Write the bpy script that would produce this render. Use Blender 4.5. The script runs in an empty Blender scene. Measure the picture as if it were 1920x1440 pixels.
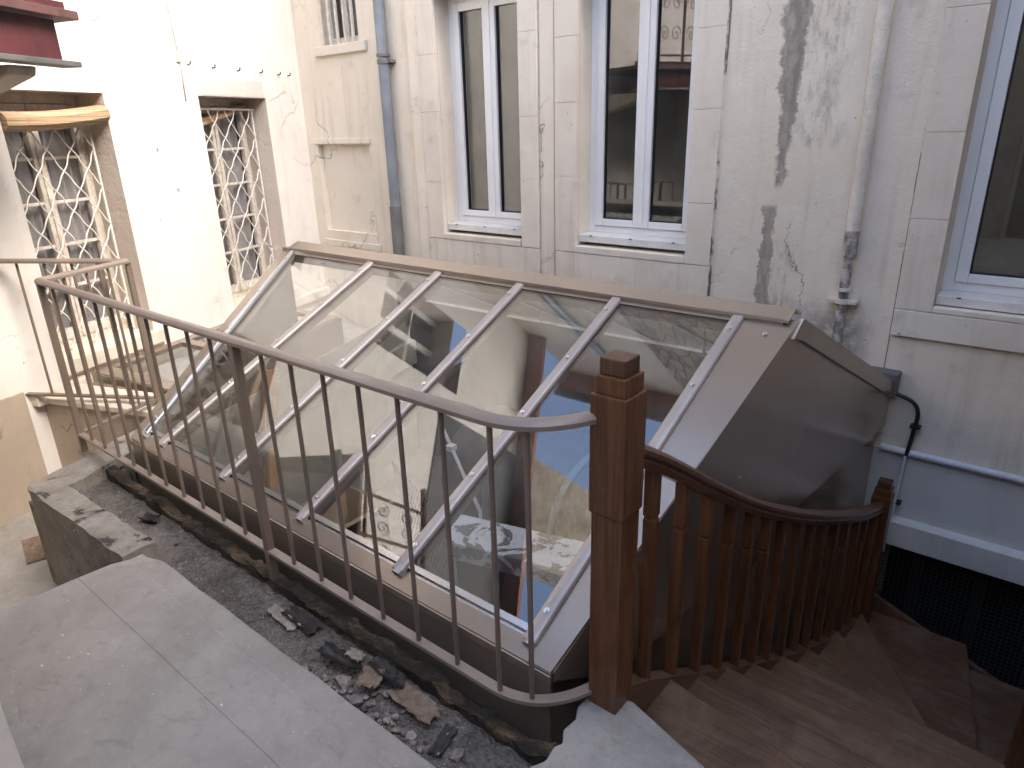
import bpy, bmesh, math, random
from mathutils import Vector, Matrix, noise as mnoise
rnd = random.Random(7)
V = Vector
scn = bpy.context.scene
COL = scn.collection

# ------------------------------------------------------------------ camera
F = 1285.5
yaw, pit, rol = (math.radians(a) for a in (-39.66, 20.52, -1.62))
fw = V((math.sin(yaw)*math.cos(pit), math.cos(yaw)*math.cos(pit), -math.sin(pit)))
rt = V((math.cos(yaw), -math.sin(yaw), 0)); up = rt.cross(fw)
r2 = math.cos(rol)*rt + math.sin(rol)*up; u2 = -math.sin(rol)*rt + math.cos(rol)*up
cam = bpy.data.cameras.new('camera'); camo = bpy.data.objects.new('camera', cam); COL.objects.link(camo)
m = Matrix((r2, u2, -fw)).transposed().to_4x4(); m.translation = V((0, 0, 1.72)); camo.matrix_world = m
cam.sensor_width = 36; cam.lens = 36*F/1920; cam.clip_end = 500; cam.clip_start = .05
scn.camera = camo

# ------------------------------------------------------------------ sky, sun, exposure
SUN = V((.72, .06, .66)).normalized()
w = bpy.data.worlds.new('World'); scn.world = w; w.use_nodes = True
wn = w.node_tree; bg = wn.nodes['Background']
sky = wn.nodes.new('ShaderNodeTexSky'); sky.sky_type = 'NISHITA'; sky.sun_disc = False
sky.sun_elevation = math.asin(SUN.z); sky.sun_rotation = math.atan2(SUN.x, SUN.y)
sky.air_density = 1.0; sky.dust_density = 3.5; sky.ozone_density = 1.0
wn.links.new(sky.outputs[0], bg.inputs[0]); bg.inputs[1].default_value = .15
sl = bpy.data.lights.new('sun', 'SUN'); sl.energy = .42; sl.angle = math.radians(26); sl.color = (1, .965, .92)
so = bpy.data.objects.new('sun', sl); COL.objects.link(so); so.location = (6, 0, 12)
so.rotation_euler = SUN.to_track_quat('Z', 'Y').to_euler()
vs = scn.view_settings; vs.view_transform = 'Standard'; vs.look = 'None'; vs.exposure = 2.6; vs.gamma = 1
vs.use_curve_mapping = False
scn.cycles.max_bounces = 10; scn.cycles.diffuse_bounces = 6; scn.cycles.glossy_bounces = 5
scn.cycles.transparent_max_bounces = 24; scn.cycles.sample_clamp_indirect = 6
scn.cycles.caustics_reflective = False; scn.cycles.caustics_refractive = False

# ------------------------------------------------------------------ materials
class NT:
    def __init__(s, name):
        s.m = bpy.data.materials.new(name); s.m.use_nodes = True; s.t = s.m.node_tree
        s.b = s.t.nodes['Principled BSDF']; s.out = s.t.nodes['Material Output']
    def n(s, ty, **k):
        nd = s.t.nodes.new('ShaderNode'+ty)
        for a, v in k.items(): setattr(nd, a, v)
        return nd
    def put(s, sock, v):
        if isinstance(v, bpy.types.NodeSocket): s.t.links.new(v, sock)
        elif isinstance(v, (tuple, list)) and len(v) == 3 and sock.type == 'RGBA': sock.default_value = (*v, 1)
        else: sock.default_value = v
    def obj(s): return s.n('TexCoord').outputs['Object']
    def pos(s): return s.n('NewGeometry').outputs['Position']
    def map(s, vec, scale=(1, 1, 1), rot=(0, 0, 0)):
        nd = s.n('Mapping'); s.put(nd.inputs['Vector'], vec); nd.inputs['Scale'].default_value = scale
        nd.inputs['Rotation'].default_value = rot; return nd.outputs[0]
    def noise(s, vec, scale, detail=6, rough=.6, dist=0):
        nd = s.n('TexNoise'); s.put(nd.inputs['Vector'], vec); nd.inputs['Scale'].default_value = scale
        nd.inputs['Detail'].default_value = detail; nd.inputs['Roughness'].default_value = rough
        nd.inputs['Distortion'].default_value = dist; return nd.outputs['Fac']
    def voro(s, vec, scale, feature='F1', out='Distance', rand=1):
        nd = s.n('TexVoronoi', feature=feature); s.put(nd.inputs['Vector'], vec); nd.inputs['Scale'].default_value = scale
        nd.inputs['Randomness'].default_value = rand
        return nd.outputs[out]
    def ramp(s, fac, *st):
        nd = s.n('ValToRGB'); s.put(nd.inputs[0], fac); e = nd.color_ramp.elements
        while len(e) < len(st): e.new(.5)
        for i, (p, c) in enumerate(st):
            e[i].position = p; e[i].color = (*c, 1) if isinstance(c, tuple) else (c, c, c, 1)
        return nd.outputs[0]
    def mix(s, fac, a, b, bt='MIX'):
        nd = s.n('Mix', data_type='RGBA', blend_type=bt); s.put(nd.inputs[0], fac); s.put(nd.inputs[6], a); s.put(nd.inputs[7], b)
        return nd.outputs[2]
    def ma(s, op, a, b=0., c=None):
        nd = s.n('Math', operation=op); s.put(nd.inputs[0], a); s.put(nd.inputs[1], b)
        if c is not None: s.put(nd.inputs[2], c)
        return nd.outputs[0]
    def rng(s, v, a, b, c=0., d=1.):
        nd = s.n('MapRange', interpolation_type='SMOOTHSTEP'); s.put(nd.inputs[0], v)
        for i, q in enumerate((a, b, c, d)): s.put(nd.inputs[i+1], q)
        return nd.outputs[0]
    def xyz(s, v):
        nd = s.n('SeparateXYZ'); s.put(nd.inputs[0], v); return nd.outputs
    def bump(s, h, dist=.01, strength=1., prev=None):
        nd = s.n('Bump'); s.put(nd.inputs['Height'], h); nd.inputs['Distance'].default_value = dist
        nd.inputs['Strength'].default_value = strength
        if prev is not None: s.put(nd.inputs['Normal'], prev)
        return nd.outputs[0]
    def fin(s, col, rough=.8, metal=0., normal=None, **k):
        s.put(s.b.inputs['Base Color'], col); s.put(s.b.inputs['Roughness'], rough); s.put(s.b.inputs['Metallic'], metal)
        if normal is not None: s.put(s.b.inputs['Normal'], normal)
        for a, v in k.items(): s.put(s.b.inputs[a.replace('_', ' ')], v)
        return s.m

def sc3(c, k): return tuple(x*k for x in c)
def plain(name, col, rough=.7, metal=0., var=.25, scale=9, bump=.002, bscale=120, col2=None, grime=.45, **k):
    t = NT(name); o = t.pos()
    a = t.noise(o, scale, 6, .65); b = t.noise(o, scale*7, 4, .6)
    c2 = col2 or sc3(col, 1-var)
    c = t.mix(t.rng(a, .35, .65), col, c2)
    c = t.mix(t.ma('MULTIPLY', t.rng(b, .52, .75), grime), c, sc3(c2, .6))
    nb = t.bump(t.noise(o, bscale, 4, .6), bump) if bump else None
    return t.fin(c, rough, metal, nb, **k)

def plaster(name, col, dirt, warm=None, extra=None, bumpd=.006, streak=.5, crack=.6, patch=None):
    t = NT(name); p = t.pos()
    big = t.noise(p, 1.1, 5, .6); mid = t.noise(p, 5, 7, .65); fine = t.noise(p, 60, 5, .65)
    st = t.noise(t.map(p, (7, 7, .55)), 1.5, 6, .62)
    c = t.mix(t.rng(big, .4, .62), col, warm or sc3(col, .9))
    c = t.mix(t.ma('MULTIPLY', t.rng(st, .5, .74), streak), c, dirt)
    c = t.mix(t.ma('MULTIPLY', t.rng(mid, .56, .78), .55), c, sc3(dirt, .85))
    if patch: c = t.mix(t.rng(t.noise(p, 2.3, 8, .7, .4), .6, .62), c, patch)
    sp = t.rng(t.noise(p, 38, 3, .5), .70, .76)
    c = t.mix(t.ma('MULTIPLY', sp, t.rng(mid, .45, .6)), c, sc3(dirt, .3))
    h = t.ma('ADD', t.ma('MULTIPLY', mid, .7), t.ma('MULTIPLY', fine, .25))
    if crack:
        wv = t.n('VectorMath', operation='ADD'); t.put(wv.inputs[0], p)
        nz = t.n('TexNoise'); t.put(nz.inputs['Vector'], p); nz.inputs['Scale'].default_value = 4; nz.inputs['Detail'].default_value = 6
        sc = t.n('VectorMath', operation='SCALE'); t.put(sc.inputs[0], nz.outputs['Color']); sc.inputs[3].default_value = .5
        t.put(wv.inputs[1], sc.outputs[0])
        ed = t.voro(wv.outputs[0], .85, 'DISTANCE_TO_EDGE')
        cm = t.ma('MULTIPLY', t.rng(ed, .010, .002), t.rng(t.noise(p, .9, 2), .52, .62))
        c = t.mix(t.ma('MULTIPLY', cm, crack), c, sc3(dirt, .25))
        h = t.ma('SUBTRACT', h, t.ma('MULTIPLY', cm, .5))
    if extra: c = extra(t, p, c, mid, fine)
    return t.fin(c, .92, 0, t.bump(h, bumpd), Specular_IOR_Level=.25)

CREAM = (.70, .62, .52); DIRT = (.40, .35, .29)
def back_extra(t, p, c, mid, fine):
    x, y, z = t.xyz(p)
    wob = t.ma('MULTIPLY', t.ma('SUBTRACT', t.noise(p, 9, 5, .7), .5), .16)
    xx = t.ma('ADD', x, wob)
    def band(cx, hw, z0, z1, soft=.03):
        a = t.rng(t.ma('ABSOLUTE', t.ma('SUBTRACT', xx, cx)), hw+soft, hw-soft)
        return t.ma('MULTIPLY', a, t.ma('MULTIPLY', t.rng(z, z0-.04, z0+.04), t.rng(z, z1+.04, z1-.04)))
    gr = (.20, .175, .15)
    hw1 = t.rng(z, 1.25, 2.5, .03, .085)
    s1 = t.ma('MULTIPLY', t.rng(t.ma('ABSOLUTE', t.ma('SUBTRACT', xx, -1.60)), t.ma('ADD', hw1, .015), t.ma('SUBTRACT', hw1, .012)), t.rng(z, 1.28, 1.34))
    s2 = t.ma('MULTIPLY', t.ma('MULTIPLY', t.rng(t.ma('ABSOLUTE', t.ma('SUBTRACT', xx, -1.645)), .052, .036), t.rng(z, 1.2, 1.16)), t.rng(z, -.5, -.4))
    gv_ = t.rng(t.noise(t.map(p, (2, 1, .6)), 11, 7, .75), .3, .62, .55, .95); c = t.mix(t.ma('MULTIPLY', s1, gv_), c, (.23, .205, .175)); c = t.mix(t.ma('MULTIPLY', s2, gv_), c, (.27, .235, .195))
    # speckled mould right of the first streak and round the pipe's foot
    mould = t.rng(t.noise(t.map(p, (1.6, 1, .55)), 15, 8, .8), .44, .68)
    m1 = t.ma('MULTIPLY', band(-1.40, .13, 1.55, 2.6, .12), mould)
    m2 = t.ma('MULTIPLY', t.ma('MULTIPLY', t.rng(t.ma('ABSOLUTE', t.ma('SUBTRACT', xx, -1.2)), .36, .12), t.rng(z, .68, .36)), t.rng(z, -.1, .1))
    m2 = t.ma('MULTIPLY', m2, t.rng(t.noise(p, 5, 7, .75), .36, .55))
    m3 = t.ma('MULTIPLY', band(-1.52, .1, .3, .95, .07), mould)
    for q, k_ in ((m1, .62), (m2, .8), (m3, .6)): c = t.mix(t.ma('MULTIPLY', q, k_), c, (.19, .172, .15))
    for x0_, w0 in ((-2.026, .008), (-.806, .005), (-3.568, .004), (-3.408, .006), (-4.905, .004), (-5.05, .003)):
        l_ = t.ma('MULTIPLY', t.rng(t.ma('ABSOLUTE', t.ma('SUBTRACT', t.ma('ADD', x, t.ma('MULTIPLY', wob, .10)), x0_)), w0, w0*.4), t.rng(t.noise(t.map(p, (1, 1, .8)), 3.1, 5, .7), .44, .52))
        c = t.mix(t.ma('MULTIPLY', l_, .85), c, (.10, .08, .065))
    cw = t.ma('ADD', x, t.ma('MULTIPLY', t.ma('SUBTRACT', t.noise(p, 4, 6, .7), .5), .35))
    ck = t.ma('MULTIPLY', t.rng(t.ma('ABSOLUTE', t.ma('SUBTRACT', cw, t.rng(z, 1.05, .5, -1.52, -1.36))), .006, .002), t.ma('MULTIPLY', t.rng(z, 1.12, 1.02), t.rng(z, .45, .55)))
    c = t.mix(t.ma('MULTIPLY', ck, .8), c, (.12, .10, .085))
    # streaks below the sills
    ap = t.ma('MULTIPLY', t.rng(z, .80, .72), t.rng(t.noise(t.map(p, (24, 1, .9)), 1, 6, .7), .45, .75))
    ap = t.ma('MULTIPLY', ap, t.ma('MULTIPLY', t.rng(x, -1.9, -2.1), t.rng(x, -5.1, -4.9))); c = t.mix(t.ma('MULTIPLY', ap, .32), c, (.30, .22, .17))
    return c
M = {}
M['back'] = plaster('plaster_back', (.765, .69, .575), (.52, .45, .36), (.71, .63, .515), back_extra, .010)
M['left'] = plaster('plaster_left', (.78, .755, .71), (.56, .525, .47), (.74, .70, .65), None, .008, .35, .25, None)
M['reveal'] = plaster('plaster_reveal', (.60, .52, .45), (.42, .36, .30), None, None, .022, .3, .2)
M['tan'] = plaster('plaster_tan', (.47, .39, .31), (.35, .29, .235), None, None, .01, .4, .5)
M['opp'] = plaster('plaster_opposite', (.42, .36, .29), (.25, .21, .17), None, None, .01, .6, .5)
M['stone'] = plaster('limestone', (.715, .645, .545), (.50, .44, .36), (.655, .58, .485), back_extra, .006, .35, 0)
M['stone2'] = plaster('limestone_pale', (.735, .68, .58), (.50, .45, .37), (.67, .605, .51), None, .006, .35, 0)
M['whitewash'] = plaster('whitewash', (.66, .64, .60), (.46, .44, .42), None, None, .006, .35, .2)
M['roomshade'] = plaster('shade_toned_plaster', (.13, .125, .115), (.08, .075, .07), None, None, .004, .4, .3)  # the room's dimness is painted into its back and front walls
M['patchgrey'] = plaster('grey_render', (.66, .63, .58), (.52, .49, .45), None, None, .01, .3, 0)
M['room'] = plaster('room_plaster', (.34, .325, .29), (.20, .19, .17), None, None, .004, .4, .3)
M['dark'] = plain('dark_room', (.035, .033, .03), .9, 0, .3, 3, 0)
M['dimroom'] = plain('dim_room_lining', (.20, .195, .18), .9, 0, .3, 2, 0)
M['black'] = plain('black_void', (.008, .008, .008), .9, 0, .3, 3, 0)

def rubble_mat():
    t = NT('rubble_stone'); p = t.map(t.pos(), (1, 1, .45))
    e = t.voro(p, 7, 'DISTANCE_TO_EDGE'); cc = t.voro(p, 7, 'F1', 'Color')
    g = t.noise(t.pos(), 30, 6, .7)
    h = t.xyz(cc)[0]
    c = t.ramp(h, (0, (.50, .42, .31)), (.4, (.62, .50, .35)), (.7, (.38, .33, .28)), (1, (.70, .60, .47)))
    c = t.mix(t.rng(g, .5, .75), c, (.24, .20, .17)); c = t.mix(t.rng(e, .05, .01), c, (.16, .13, .11))
    return t.fin(c, .9, 0, t.bump(t.ma('ADD', t.rng(e, 0, .12), g), .03))
M['rubble'] = rubble_mat()

def concrete(name, col, dk, scale=1., bumpd=.003, gl=.85, wet=None):
    t = NT(name); p = t.pos()
    a = t.noise(p, 2.2*scale, 7, .65, .3); b = t.noise(p, 14*scale, 7, .7); f = t.noise(p, 160, 3, .6)
    c = t.mix(t.rng(a, .35, .68), col, dk)
    c = t.mix(t.ma('MULTIPLY', t.rng(b, .5, .72), .5), c, sc3(dk, .7))
    c = t.mix(t.ma('MULTIPLY', t.rng(f, .6, .72), .35), c, sc3(dk, .45))
    c = t.mix(t.ma('MULTIPLY', t.rng(t.noise(p, 30, 6, .75), .5, .7), .30), c, sc3(col, 1.25))
    c = t.mix(t.ma('MULTIPLY', t.rng(t.noise(t.map(p, (1, 2.2, 1)), 4.5, 8, .72, 1.2), .58, .68), .38), c, sc3(dk, .55))
    c = t.mix(t.ma('MULTIPLY', t.rng(t.noise(p, 110, 2), .72, .76), .5), c, sc3(col, 1.6))
    c = t.mix(t.ma('MULTIPLY', t.rng(t.noise(p, 75, 3), .70, .74), .55), c, sc3(dk, .3))
    c = t.mix(t.ma('MULTIPLY', t.rng(t.noise(p, .9, 4, .6, .8), .48, .64), .28), c, sc3(dk, .8))
    brush = t.noise(t.map(p, (3, 90, 3)), 1.2, 3, .5)
    h = t.ma('ADD', t.ma('MULTIPLY', b, .6), t.ma('ADD', t.ma('MULTIPLY', f, .35), t.ma('MULTIPLY', brush, .2)))
    r = gl
    if wet is not None:
        wm = t.rng(t.noise(p, 4, 7, .68, .8), wet, wet+.07)
        c = t.mix(wm, c, (.03, .027, .027)); r = t.mix(wm, (gl,)*3, (.22,)*3)
    return t.fin(c, r, 0, t.bump(h, bumpd))
M['slab'] = concrete('slab_concrete', (.355, .332, .295), (.27, .250, .222))
M['slab2'] = concrete('patch_concrete', (.37, .348, .312), (.275, .256, .228), 2, .006)
M['ground'] = concrete('yard_concrete', (.40, .375, .34), (.30, .28, .25))
M['kerbwet'] = concrete('tarred_concrete', (.34, .31, .27), (.19, .17, .145), 2, .012, .7, .545)
M['oldconc'] = concrete('mossy_concrete', (.36, .31, .23), (.16, .13, .09), 2.5, .02, .85)

def gutter_mat():
    t = NT('gutter_grit'); p = t.pos()
    a = t.noise(p, 5, 8, .7, .4); b = t.noise(p, 45, 5, .7); v = t.voro(p, 85, 'F1', 'Color')
    c = t.ramp(a, (.3, (.09, .078, .066)), (.5, (.18, .16, .138)), (.7, (.29, .26, .225)))
    c = t.mix(t.ma('MULTIPLY', t.rng(b, .42, .7), .8), c, (.055, .047, .04))
    c = t.mix(t.ma('MULTIPLY', t.rng(t.xyz(v)[0], .9, .93), t.rng(t.noise(p, 7, 4), .5, .6)), c, (.30, .27, .23))
    c = t.mix(t.ma('MULTIPLY', t.rng(t.noise(p, 3, 6, .65, .6), .55, .62), .7), c, (.20, .178, .155))
    return t.fin(c, t.ramp(a, (.35, .95), (.7, .6)), 0, t.bump(t.ma('ADD', b, t.voro(p, 85)), .012))
M['gutter'] = gutter_mat()
def moss_mat():
    t = NT('mossy_chipped_kerb'); p = t.pos()
    a = t.noise(t.map(p, (.5, 1, 1)), 9, 9, .8, .5)
    c = t.ramp(a, (.36, (.018, .015, .012)), (.50, (.045, .036, .022)), (.60, (.17, .115, .065)), (.74, (.30, .24, .17)))
    return t.fin(c, .9, 0, t.bump(t.noise(p, 50, 6, .7), .02))
M['moss'] = moss_mat()

def metal_paint(name, col, rough=.32, metal=.0, var=.12, coat=0., gr=0.):
    t = NT(name); p = t.pos()
    a = t.noise(p, 3, 5, .6); b = t.noise(p, 40, 6, .7)
    c = t.mix(t.rng(a, .35, .65), col, sc3(col, 1-var)); c = t.mix(t.ma('MULTIPLY', t.rng(t.noise(p, 9, 5, .6), .5, .75), .10), c, sc3(col, 1.25))
    if gr: c = t.mix(t.ma('MULTIPLY', t.rng(t.noise(p, 70, 6, .75), .58, .66), gr), c, (.36, .31, .28))
    rr = t.ma('ADD', t.ma('MULTIPLY', t.noise(p, 2, 2, .5), .08), rough-.04)
    return t.fin(c, rr, metal, t.bump(t.noise(p, 1.6, 0, .4), .006, .35), Coat_Weight=coat, Coat_Roughness=.12)
M['bronze'] = metal_paint('taupe_coated_metal', (.36, .30, .245), .24, .58, .05, 0.)
M['barmetal'] = metal_paint('glazing_bar_metal', (.40, .355, .325), .34, .25)
M['alu'] = metal_paint('bright_aluminium', (.62, .62, .62), .25, .9)
M['steel'] = metal_paint('screw_steel', (.75, .75, .75), .25, 1)
M['rail'] = metal_paint('railing_paint', (.20, .152, .118), .42, 0, .2, .1, .30)
M['railtop'] = metal_paint('worn_railing_paint', (.275, .218, .176), .4, 0, .2, .1, .6)
M['zinc'] = metal_paint('zinc_pipe', (.25, .28, .32), .45, .45, .25, 0, .15)
M['zinc2'] = metal_paint('dull_zinc', (.19, .19, .19), .55, .4, .3, 0, .4)
M['pvc'] = plain('white_pvc', (.80, .79, .775), .35, 0, .03, 3, 0, grime=.04)
M['pvcsill'] = plain('weathered_white_sill', (.72, .70, .66), .5, 0, .12, 5, .001, grime=.25)
M['gasket'] = plain('black_gasket', (.012, .012, .014), .5, 0, .1, 3, 0)
M['whitepaint'] = plain('old_white_paint', (.66, .61, .54), .65, 0, .25, 18, .004, 60)
M['frameold'] = plain('peeling_cream_paint', (.68, .64, .58), .7, 0, .3, 22, .006, 60, (.56, .50, .43), grime=.3)
M['wire'] = plain('white_wire_paint', (.78, .76, .73), .5, 0, .2, 30, .001, 200, (.66, .62, .57), grime=.2)
M['redsteel'] = plain('oxblood_steel', (.12, .032, .038), .5, 0, .35, 6, .002)
M['redsteel2'] = plain('faded_red_steel', (.15, .075, .07), .6, 0, .3, 6, .002)
M['darkclad'] = plain('dark_upper_wall', (.07, .07, .075), .6, 0, .4, 6, .006, 30)
M['ironblack'] = plain('dark_iron', (.03, .024, .022), .5, .2, .3, 8, .001)
M['pipecream'] = plain('cream_pipe_paint', (.72, .655, .56), .5, 0, .2, 7, .002, 50)
M['pipewhite'] = plain('white_pipe_paint', (.66, .66, .68), .5, 0, .15, 7, .002, 50)
M['pipeflake'] = plain('flaking_pipe_paint', (.55, .50, .43), .6, 0, .4, 13, .004, 60, (.10, .105, .12))
M['curtain'] = plain('grey_curtain', (.50, .48, .49), .9, 0, .25, 5, .001)
M['bamboo'] = None
M['felt'] = plain('roofing_felt', (.038, .033, .029), .45, 0, .4, 14, .006, 40)
M['crust'] = plain('rusty_crust', (.20, .13, .08), .9, 0, .5, 26, .014, 50, (.27, .215, .165))
M['chip'] = plain('stone_chip', (.25, .22, .19), .9, 0, .5, 25, .008, 60, (.13, .115, .10))
M['chip2'] = plain('pale_stone_chip', (.40, .34, .28), .9, 0, .4, 25, .008, 60)
M['tiles'] = plain('red_roof_tiles', (.33, .13, .085), .85, 0, .4, 8, .01, 30)
M['card'] = plain('cardboard', (.50, .39, .25), .85, 0, .15, 5, .001)
M['duct'] = plain('grey_duct', (.08, .083, .083), .5, .25, .3, 4, .003, 20)
M['ductring'] = plain('pale_blue_band', (.20, .24, .28), .5, .2, .3, 6, .002)
M['floorin'] = plain('basement_tile', (.17, .14, .11), .6, 0, .25, 4, .002)
def peel_mat():
    t = NT('peeling_white_ledge'); p = t.pos(); a = t.noise(p, 6, 7, .62, .8)
    mk = t.rng(a, .47, .485)
    c = t.mix(mk, (.15, .145, .14), (.62, .63, .63)); c = t.mix(t.rng(t.noise(p, 30, 6, .7), .55, .72), c, (.22, .21, .2))
    return t.fin(c, .8, 0, t.bump(t.ma('ADD', mk, t.noise(p, 40, 4)), .008))
M['peel'] = peel_mat()
def bamboo_mat():
    t = NT('bamboo_slats'); o = t.pos()
    st = t.noise(t.map(o, (1.5, 1.5, 130)), 1, 3, .6); b = t.noise(o, 14, 6, .7)
    c = t.ramp(st, (.35, (.25, .155, .08)), (.5, (.40, .27, .155)), (.65, (.50, .37, .24)))
    c = t.mix(t.rng(b, .55, .75), c, (.30, .18, .09))
    return t.fin(c, .6, 0, t.bump(st, .006))
M['bamboo'] = bamboo_mat()
def wood(name, c1, c2, axis='z', rough=.42, wear=0., coat=.15, dark=.4):
    t = NT(name); o = t.pos()
    s = {'z': (26, 26, 1.3), 'x': (1.3, 26, 26), 'y': (26, 1.3, 26)}[axis]
    q = t.map(o, s); g = t.noise(q, 1, 6, .62, 1.2); f = t.noise(t.map(o, tuple(k*4 for k in s)), 1, 4, .6)
    c = t.mix(t.rng(g, .32, .68), c1, c2); c = t.mix(t.ma('MULTIPLY', t.rng(f, .5, .68), dark), c, sc3(c1, .35))
    c = t.mix(t.ma('MULTIPLY', t.rng(t.noise(o, 7, 5, .65), .52, .7), .45), c, sc3(c1, .45))
    r = rough
    if wear:
        oi = t.n('ObjectInfo').outputs['Random']; c = t.mix(t.rng(oi, 0, 1, 0., .55), c, sc3(c2, 1.15))
    if wear:
        wm = t.ma('MULTIPLY', t.rng(t.noise(o, 4.5, 7, .7, .5), .45, .66), wear)
        c = t.mix(wm, c, (.25, .16, .10)); r = t.mix(wm, (rough,)*3, (.8,)*3)
    return t.fin(c, r, 0, t.bump(t.ma('ADD', g, f), .0025), Coat_Weight=coat, Coat_Roughness=.25)
M['oak'] = wood('varnished_oak', (.098, .036, .0125), (.178, .072, .027))
M['oakdark'] = wood('dark_varnished_oak', (.075, .033, .017), (.125, .056, .028))
M['oakrail'] = wood('handrail_oak', (.085, .033, .014), (.148, .063, .028), 'y', .33, 0, .3)
M['tread'] = wood('worn_tread_oak', (.080, .039, .019), (.138, .072, .037), 'x', .5, .4, 0)
M['string'] = wood('stair_string_oak', (.085, .042, .023), (.14, .072, .040), 'y', .5, .25, .1)
M['timber'] = wood('raw_timber', (.26, .14, .07), (.38, .22, .11), 'z', .7, 0, 0)
def glass(name, tint, f0=.04, dust=.05):
    t = NT(name); n = t.t.nodes; n.remove(t.b)
    lw = t.n('LayerWeight'); lw.inputs[0].default_value = .5
    fr = t.ma('ADD', t.ma('MULTIPLY', t.ma('POWER', lw.outputs['Facing'], 5.), 1-f0), f0)
    tr = t.n('BsdfTransparent'); t.put(tr.inputs[0], tint); gl = t.n('BsdfGlossy'); gl.inputs['Roughness'].default_value = 0.0
    t.put(gl.inputs[0], (1, 1, 1))
    mx = t.n('MixShader'); t.put(mx.inputs[0], fr); t.put(mx.inputs[1], tr.outputs[0]); t.put(mx.inputs[2], gl.outputs[0])
    df = t.n('BsdfDiffuse'); t.put(df.inputs[0], (.6, .6, .58))
    p = t.pos(); d = t.ma('ADD', t.rng(t.noise(p, 3.5, 6, .7), .4, .8), t.ma('MULTIPLY', t.rng(t.noise(p, 120, 2), .66, .74), .5))
    m2 = t.n('MixShader'); t.put(m2.inputs[0], t.ma('MULTIPLY', d, dust)); t.put(m2.inputs[1], mx.outputs[0]); t.put(m2.inputs[2], df.outputs[0])
    t.t.links.new(m2.outputs[0], t.out.inputs[0]); return t.m
M['glass'] = glass('skylight_glass', (.95, .96, .955), .085, .035)
M['glassw'] = glass('window_glass', (.88, .90, .89), .085, .03)
M['glassold'] = glass('old_window_glass', (.9, .9, .9), .045, .06)

# ------------------------------------------------------------------ mesh helpers
ORG = {}
class MB:
    def __init__(s): s.v = []; s.f = []
    def add(s, vs, fs):
        k = len(s.v); s.v += [V(q) for q in vs]; s.f += [[i+k for i in q] for q in fs]; return s
    def obox(s, o, a, b, c):
        o, a, b, c = V(o), V(a), V(b), V(c)
        if a.cross(b).dot(c) < 0: a, b = b, a
        return s.add([o, o+a, o+a+b, o+b, o+c, o+a+c, o+a+b+c, o+b+c],
                     [(0, 3, 2, 1), (4, 5, 6, 7), (0, 1, 5, 4), (1, 2, 6, 5), (2, 3, 7, 6), (3, 0, 4, 7)])
    def box(s, lo, hi):
        d = V(hi)-V(lo); return s.obox(lo, (d.x, 0, 0), (0, d.y, 0), (0, 0, d.z))
    def quad(s, *p): return s.add(p, [tuple(range(len(p)))])
    def prism(s, poly, vec):
        n = len(poly); vec = V(vec); a = [V(q) for q in poly]; b = [q+vec for q in a]
        return s.add(a+b, [tuple(range(n-1, -1, -1)), tuple(range(n, 2*n))]+[(i, (i+1) % n, n+(i+1) % n, n+i) for i in range(n)])
    def sweep(s, prof, pts, upv=(0, 0, 1), caps=True, ups=None):
        pts = [V(q) for q in pts]; n = len(prof); rings = []
        for i, q in enumerate(pts):
            d = (pts[min(i+1, len(pts)-1)]-pts[max(i-1, 0)]).normalized()
            u = V(ups[i] if ups else upv); sd = d.cross(u)
            if sd.length < 1e-5: sd = d.cross(V((1, 0, .01)))
            sd.normalize(); u = sd.cross(d)
            rings.append([q+sd*a+u*b for a, b in prof])
        fs = []
        for i in range(len(pts)-1):
            for j in range(n):
                k = (j+1) % n; fs.append((i*n+j, i*n+k, (i+1)*n+k, (i+1)*n+j))
        if caps: fs += [tuple(range(n-1, -1, -1)), tuple((len(pts)-1)*n+j for j in range(n))]
        return s.add([q for r in rings for q in r], fs)
    def tube(s, pts, r, n=8, upv=(0, 0, 1)):
        return s.sweep([(r*math.cos(2*math.pi*j/n), r*math.sin(2*math.pi*j/n)) for j in range(n)], pts, upv)
    def build(s, name, mat, parent=None, org=None, smooth=False, bevel=0., seg=2):
        if org is None:
            lo = V([min(q[i] for q in s.v) for i in range(3)]); hi = V([max(q[i] for q in s.v) for i in range(3)])
            org = V(((lo.x+hi.x)/2, (lo.y+hi.y)/2, lo.z))
        org = V(org); me = bpy.data.meshes.new(name)
        me.from_pydata([tuple(q-org) for q in s.v], [], s.f)
        bm = bmesh.new(); bm.from_mesh(me); bmesh.ops.recalc_face_normals(bm, faces=bm.faces)
        if bevel:
            ed = [e for e in bm.edges if len(e.link_faces) == 2 and e.calc_face_angle(0) > .6]
            bmesh.ops.bevel(bm, geom=ed, offset=bevel, segments=seg, affect='EDGES', profile=.6, clamp_overlap=True)
        bm.to_mesh(me); bm.free()
        me.materials.append(M[mat] if isinstance(mat, str) else mat)
        o = bpy.data.objects.new(name, me); return link(o, parent, org, smooth)
def link(o, parent, org, smooth=False):
    COL.objects.link(o)
    if parent: o.parent = parent; o.location = V(org)-ORG[parent.name]
    else: o.location = V(org)
    ORG[o.name] = V(org)
    if smooth: o.data.shade_smooth()
    return o
def smooth_by_angle(o, a=40):
    o.data.shade_smooth(); o.data.set_sharp_from_angle(angle=math.radians(a)); return o
def inst(src, parent, org):
    o = bpy.data.objects.new(src.name.split('.')[0], src.data); return link(o, parent, org)
def tag(o, label, cat, group=None, kind=None):
    o['label'] = label
    if kind: o['kind'] = kind
    if cat: o['category'] = cat
    if group: o['group'] = group
    return o
def thing(name, label, cat, loc, group=None):
    o = bpy.data.objects.new(name, None); o.empty_display_size = .1; COL.objects.link(o); o.location = V(loc); ORG[o.name] = V(loc)
    return tag(o, label, cat, group)
def struct(o, kind='structure'): o['kind'] = kind; return o
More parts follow.
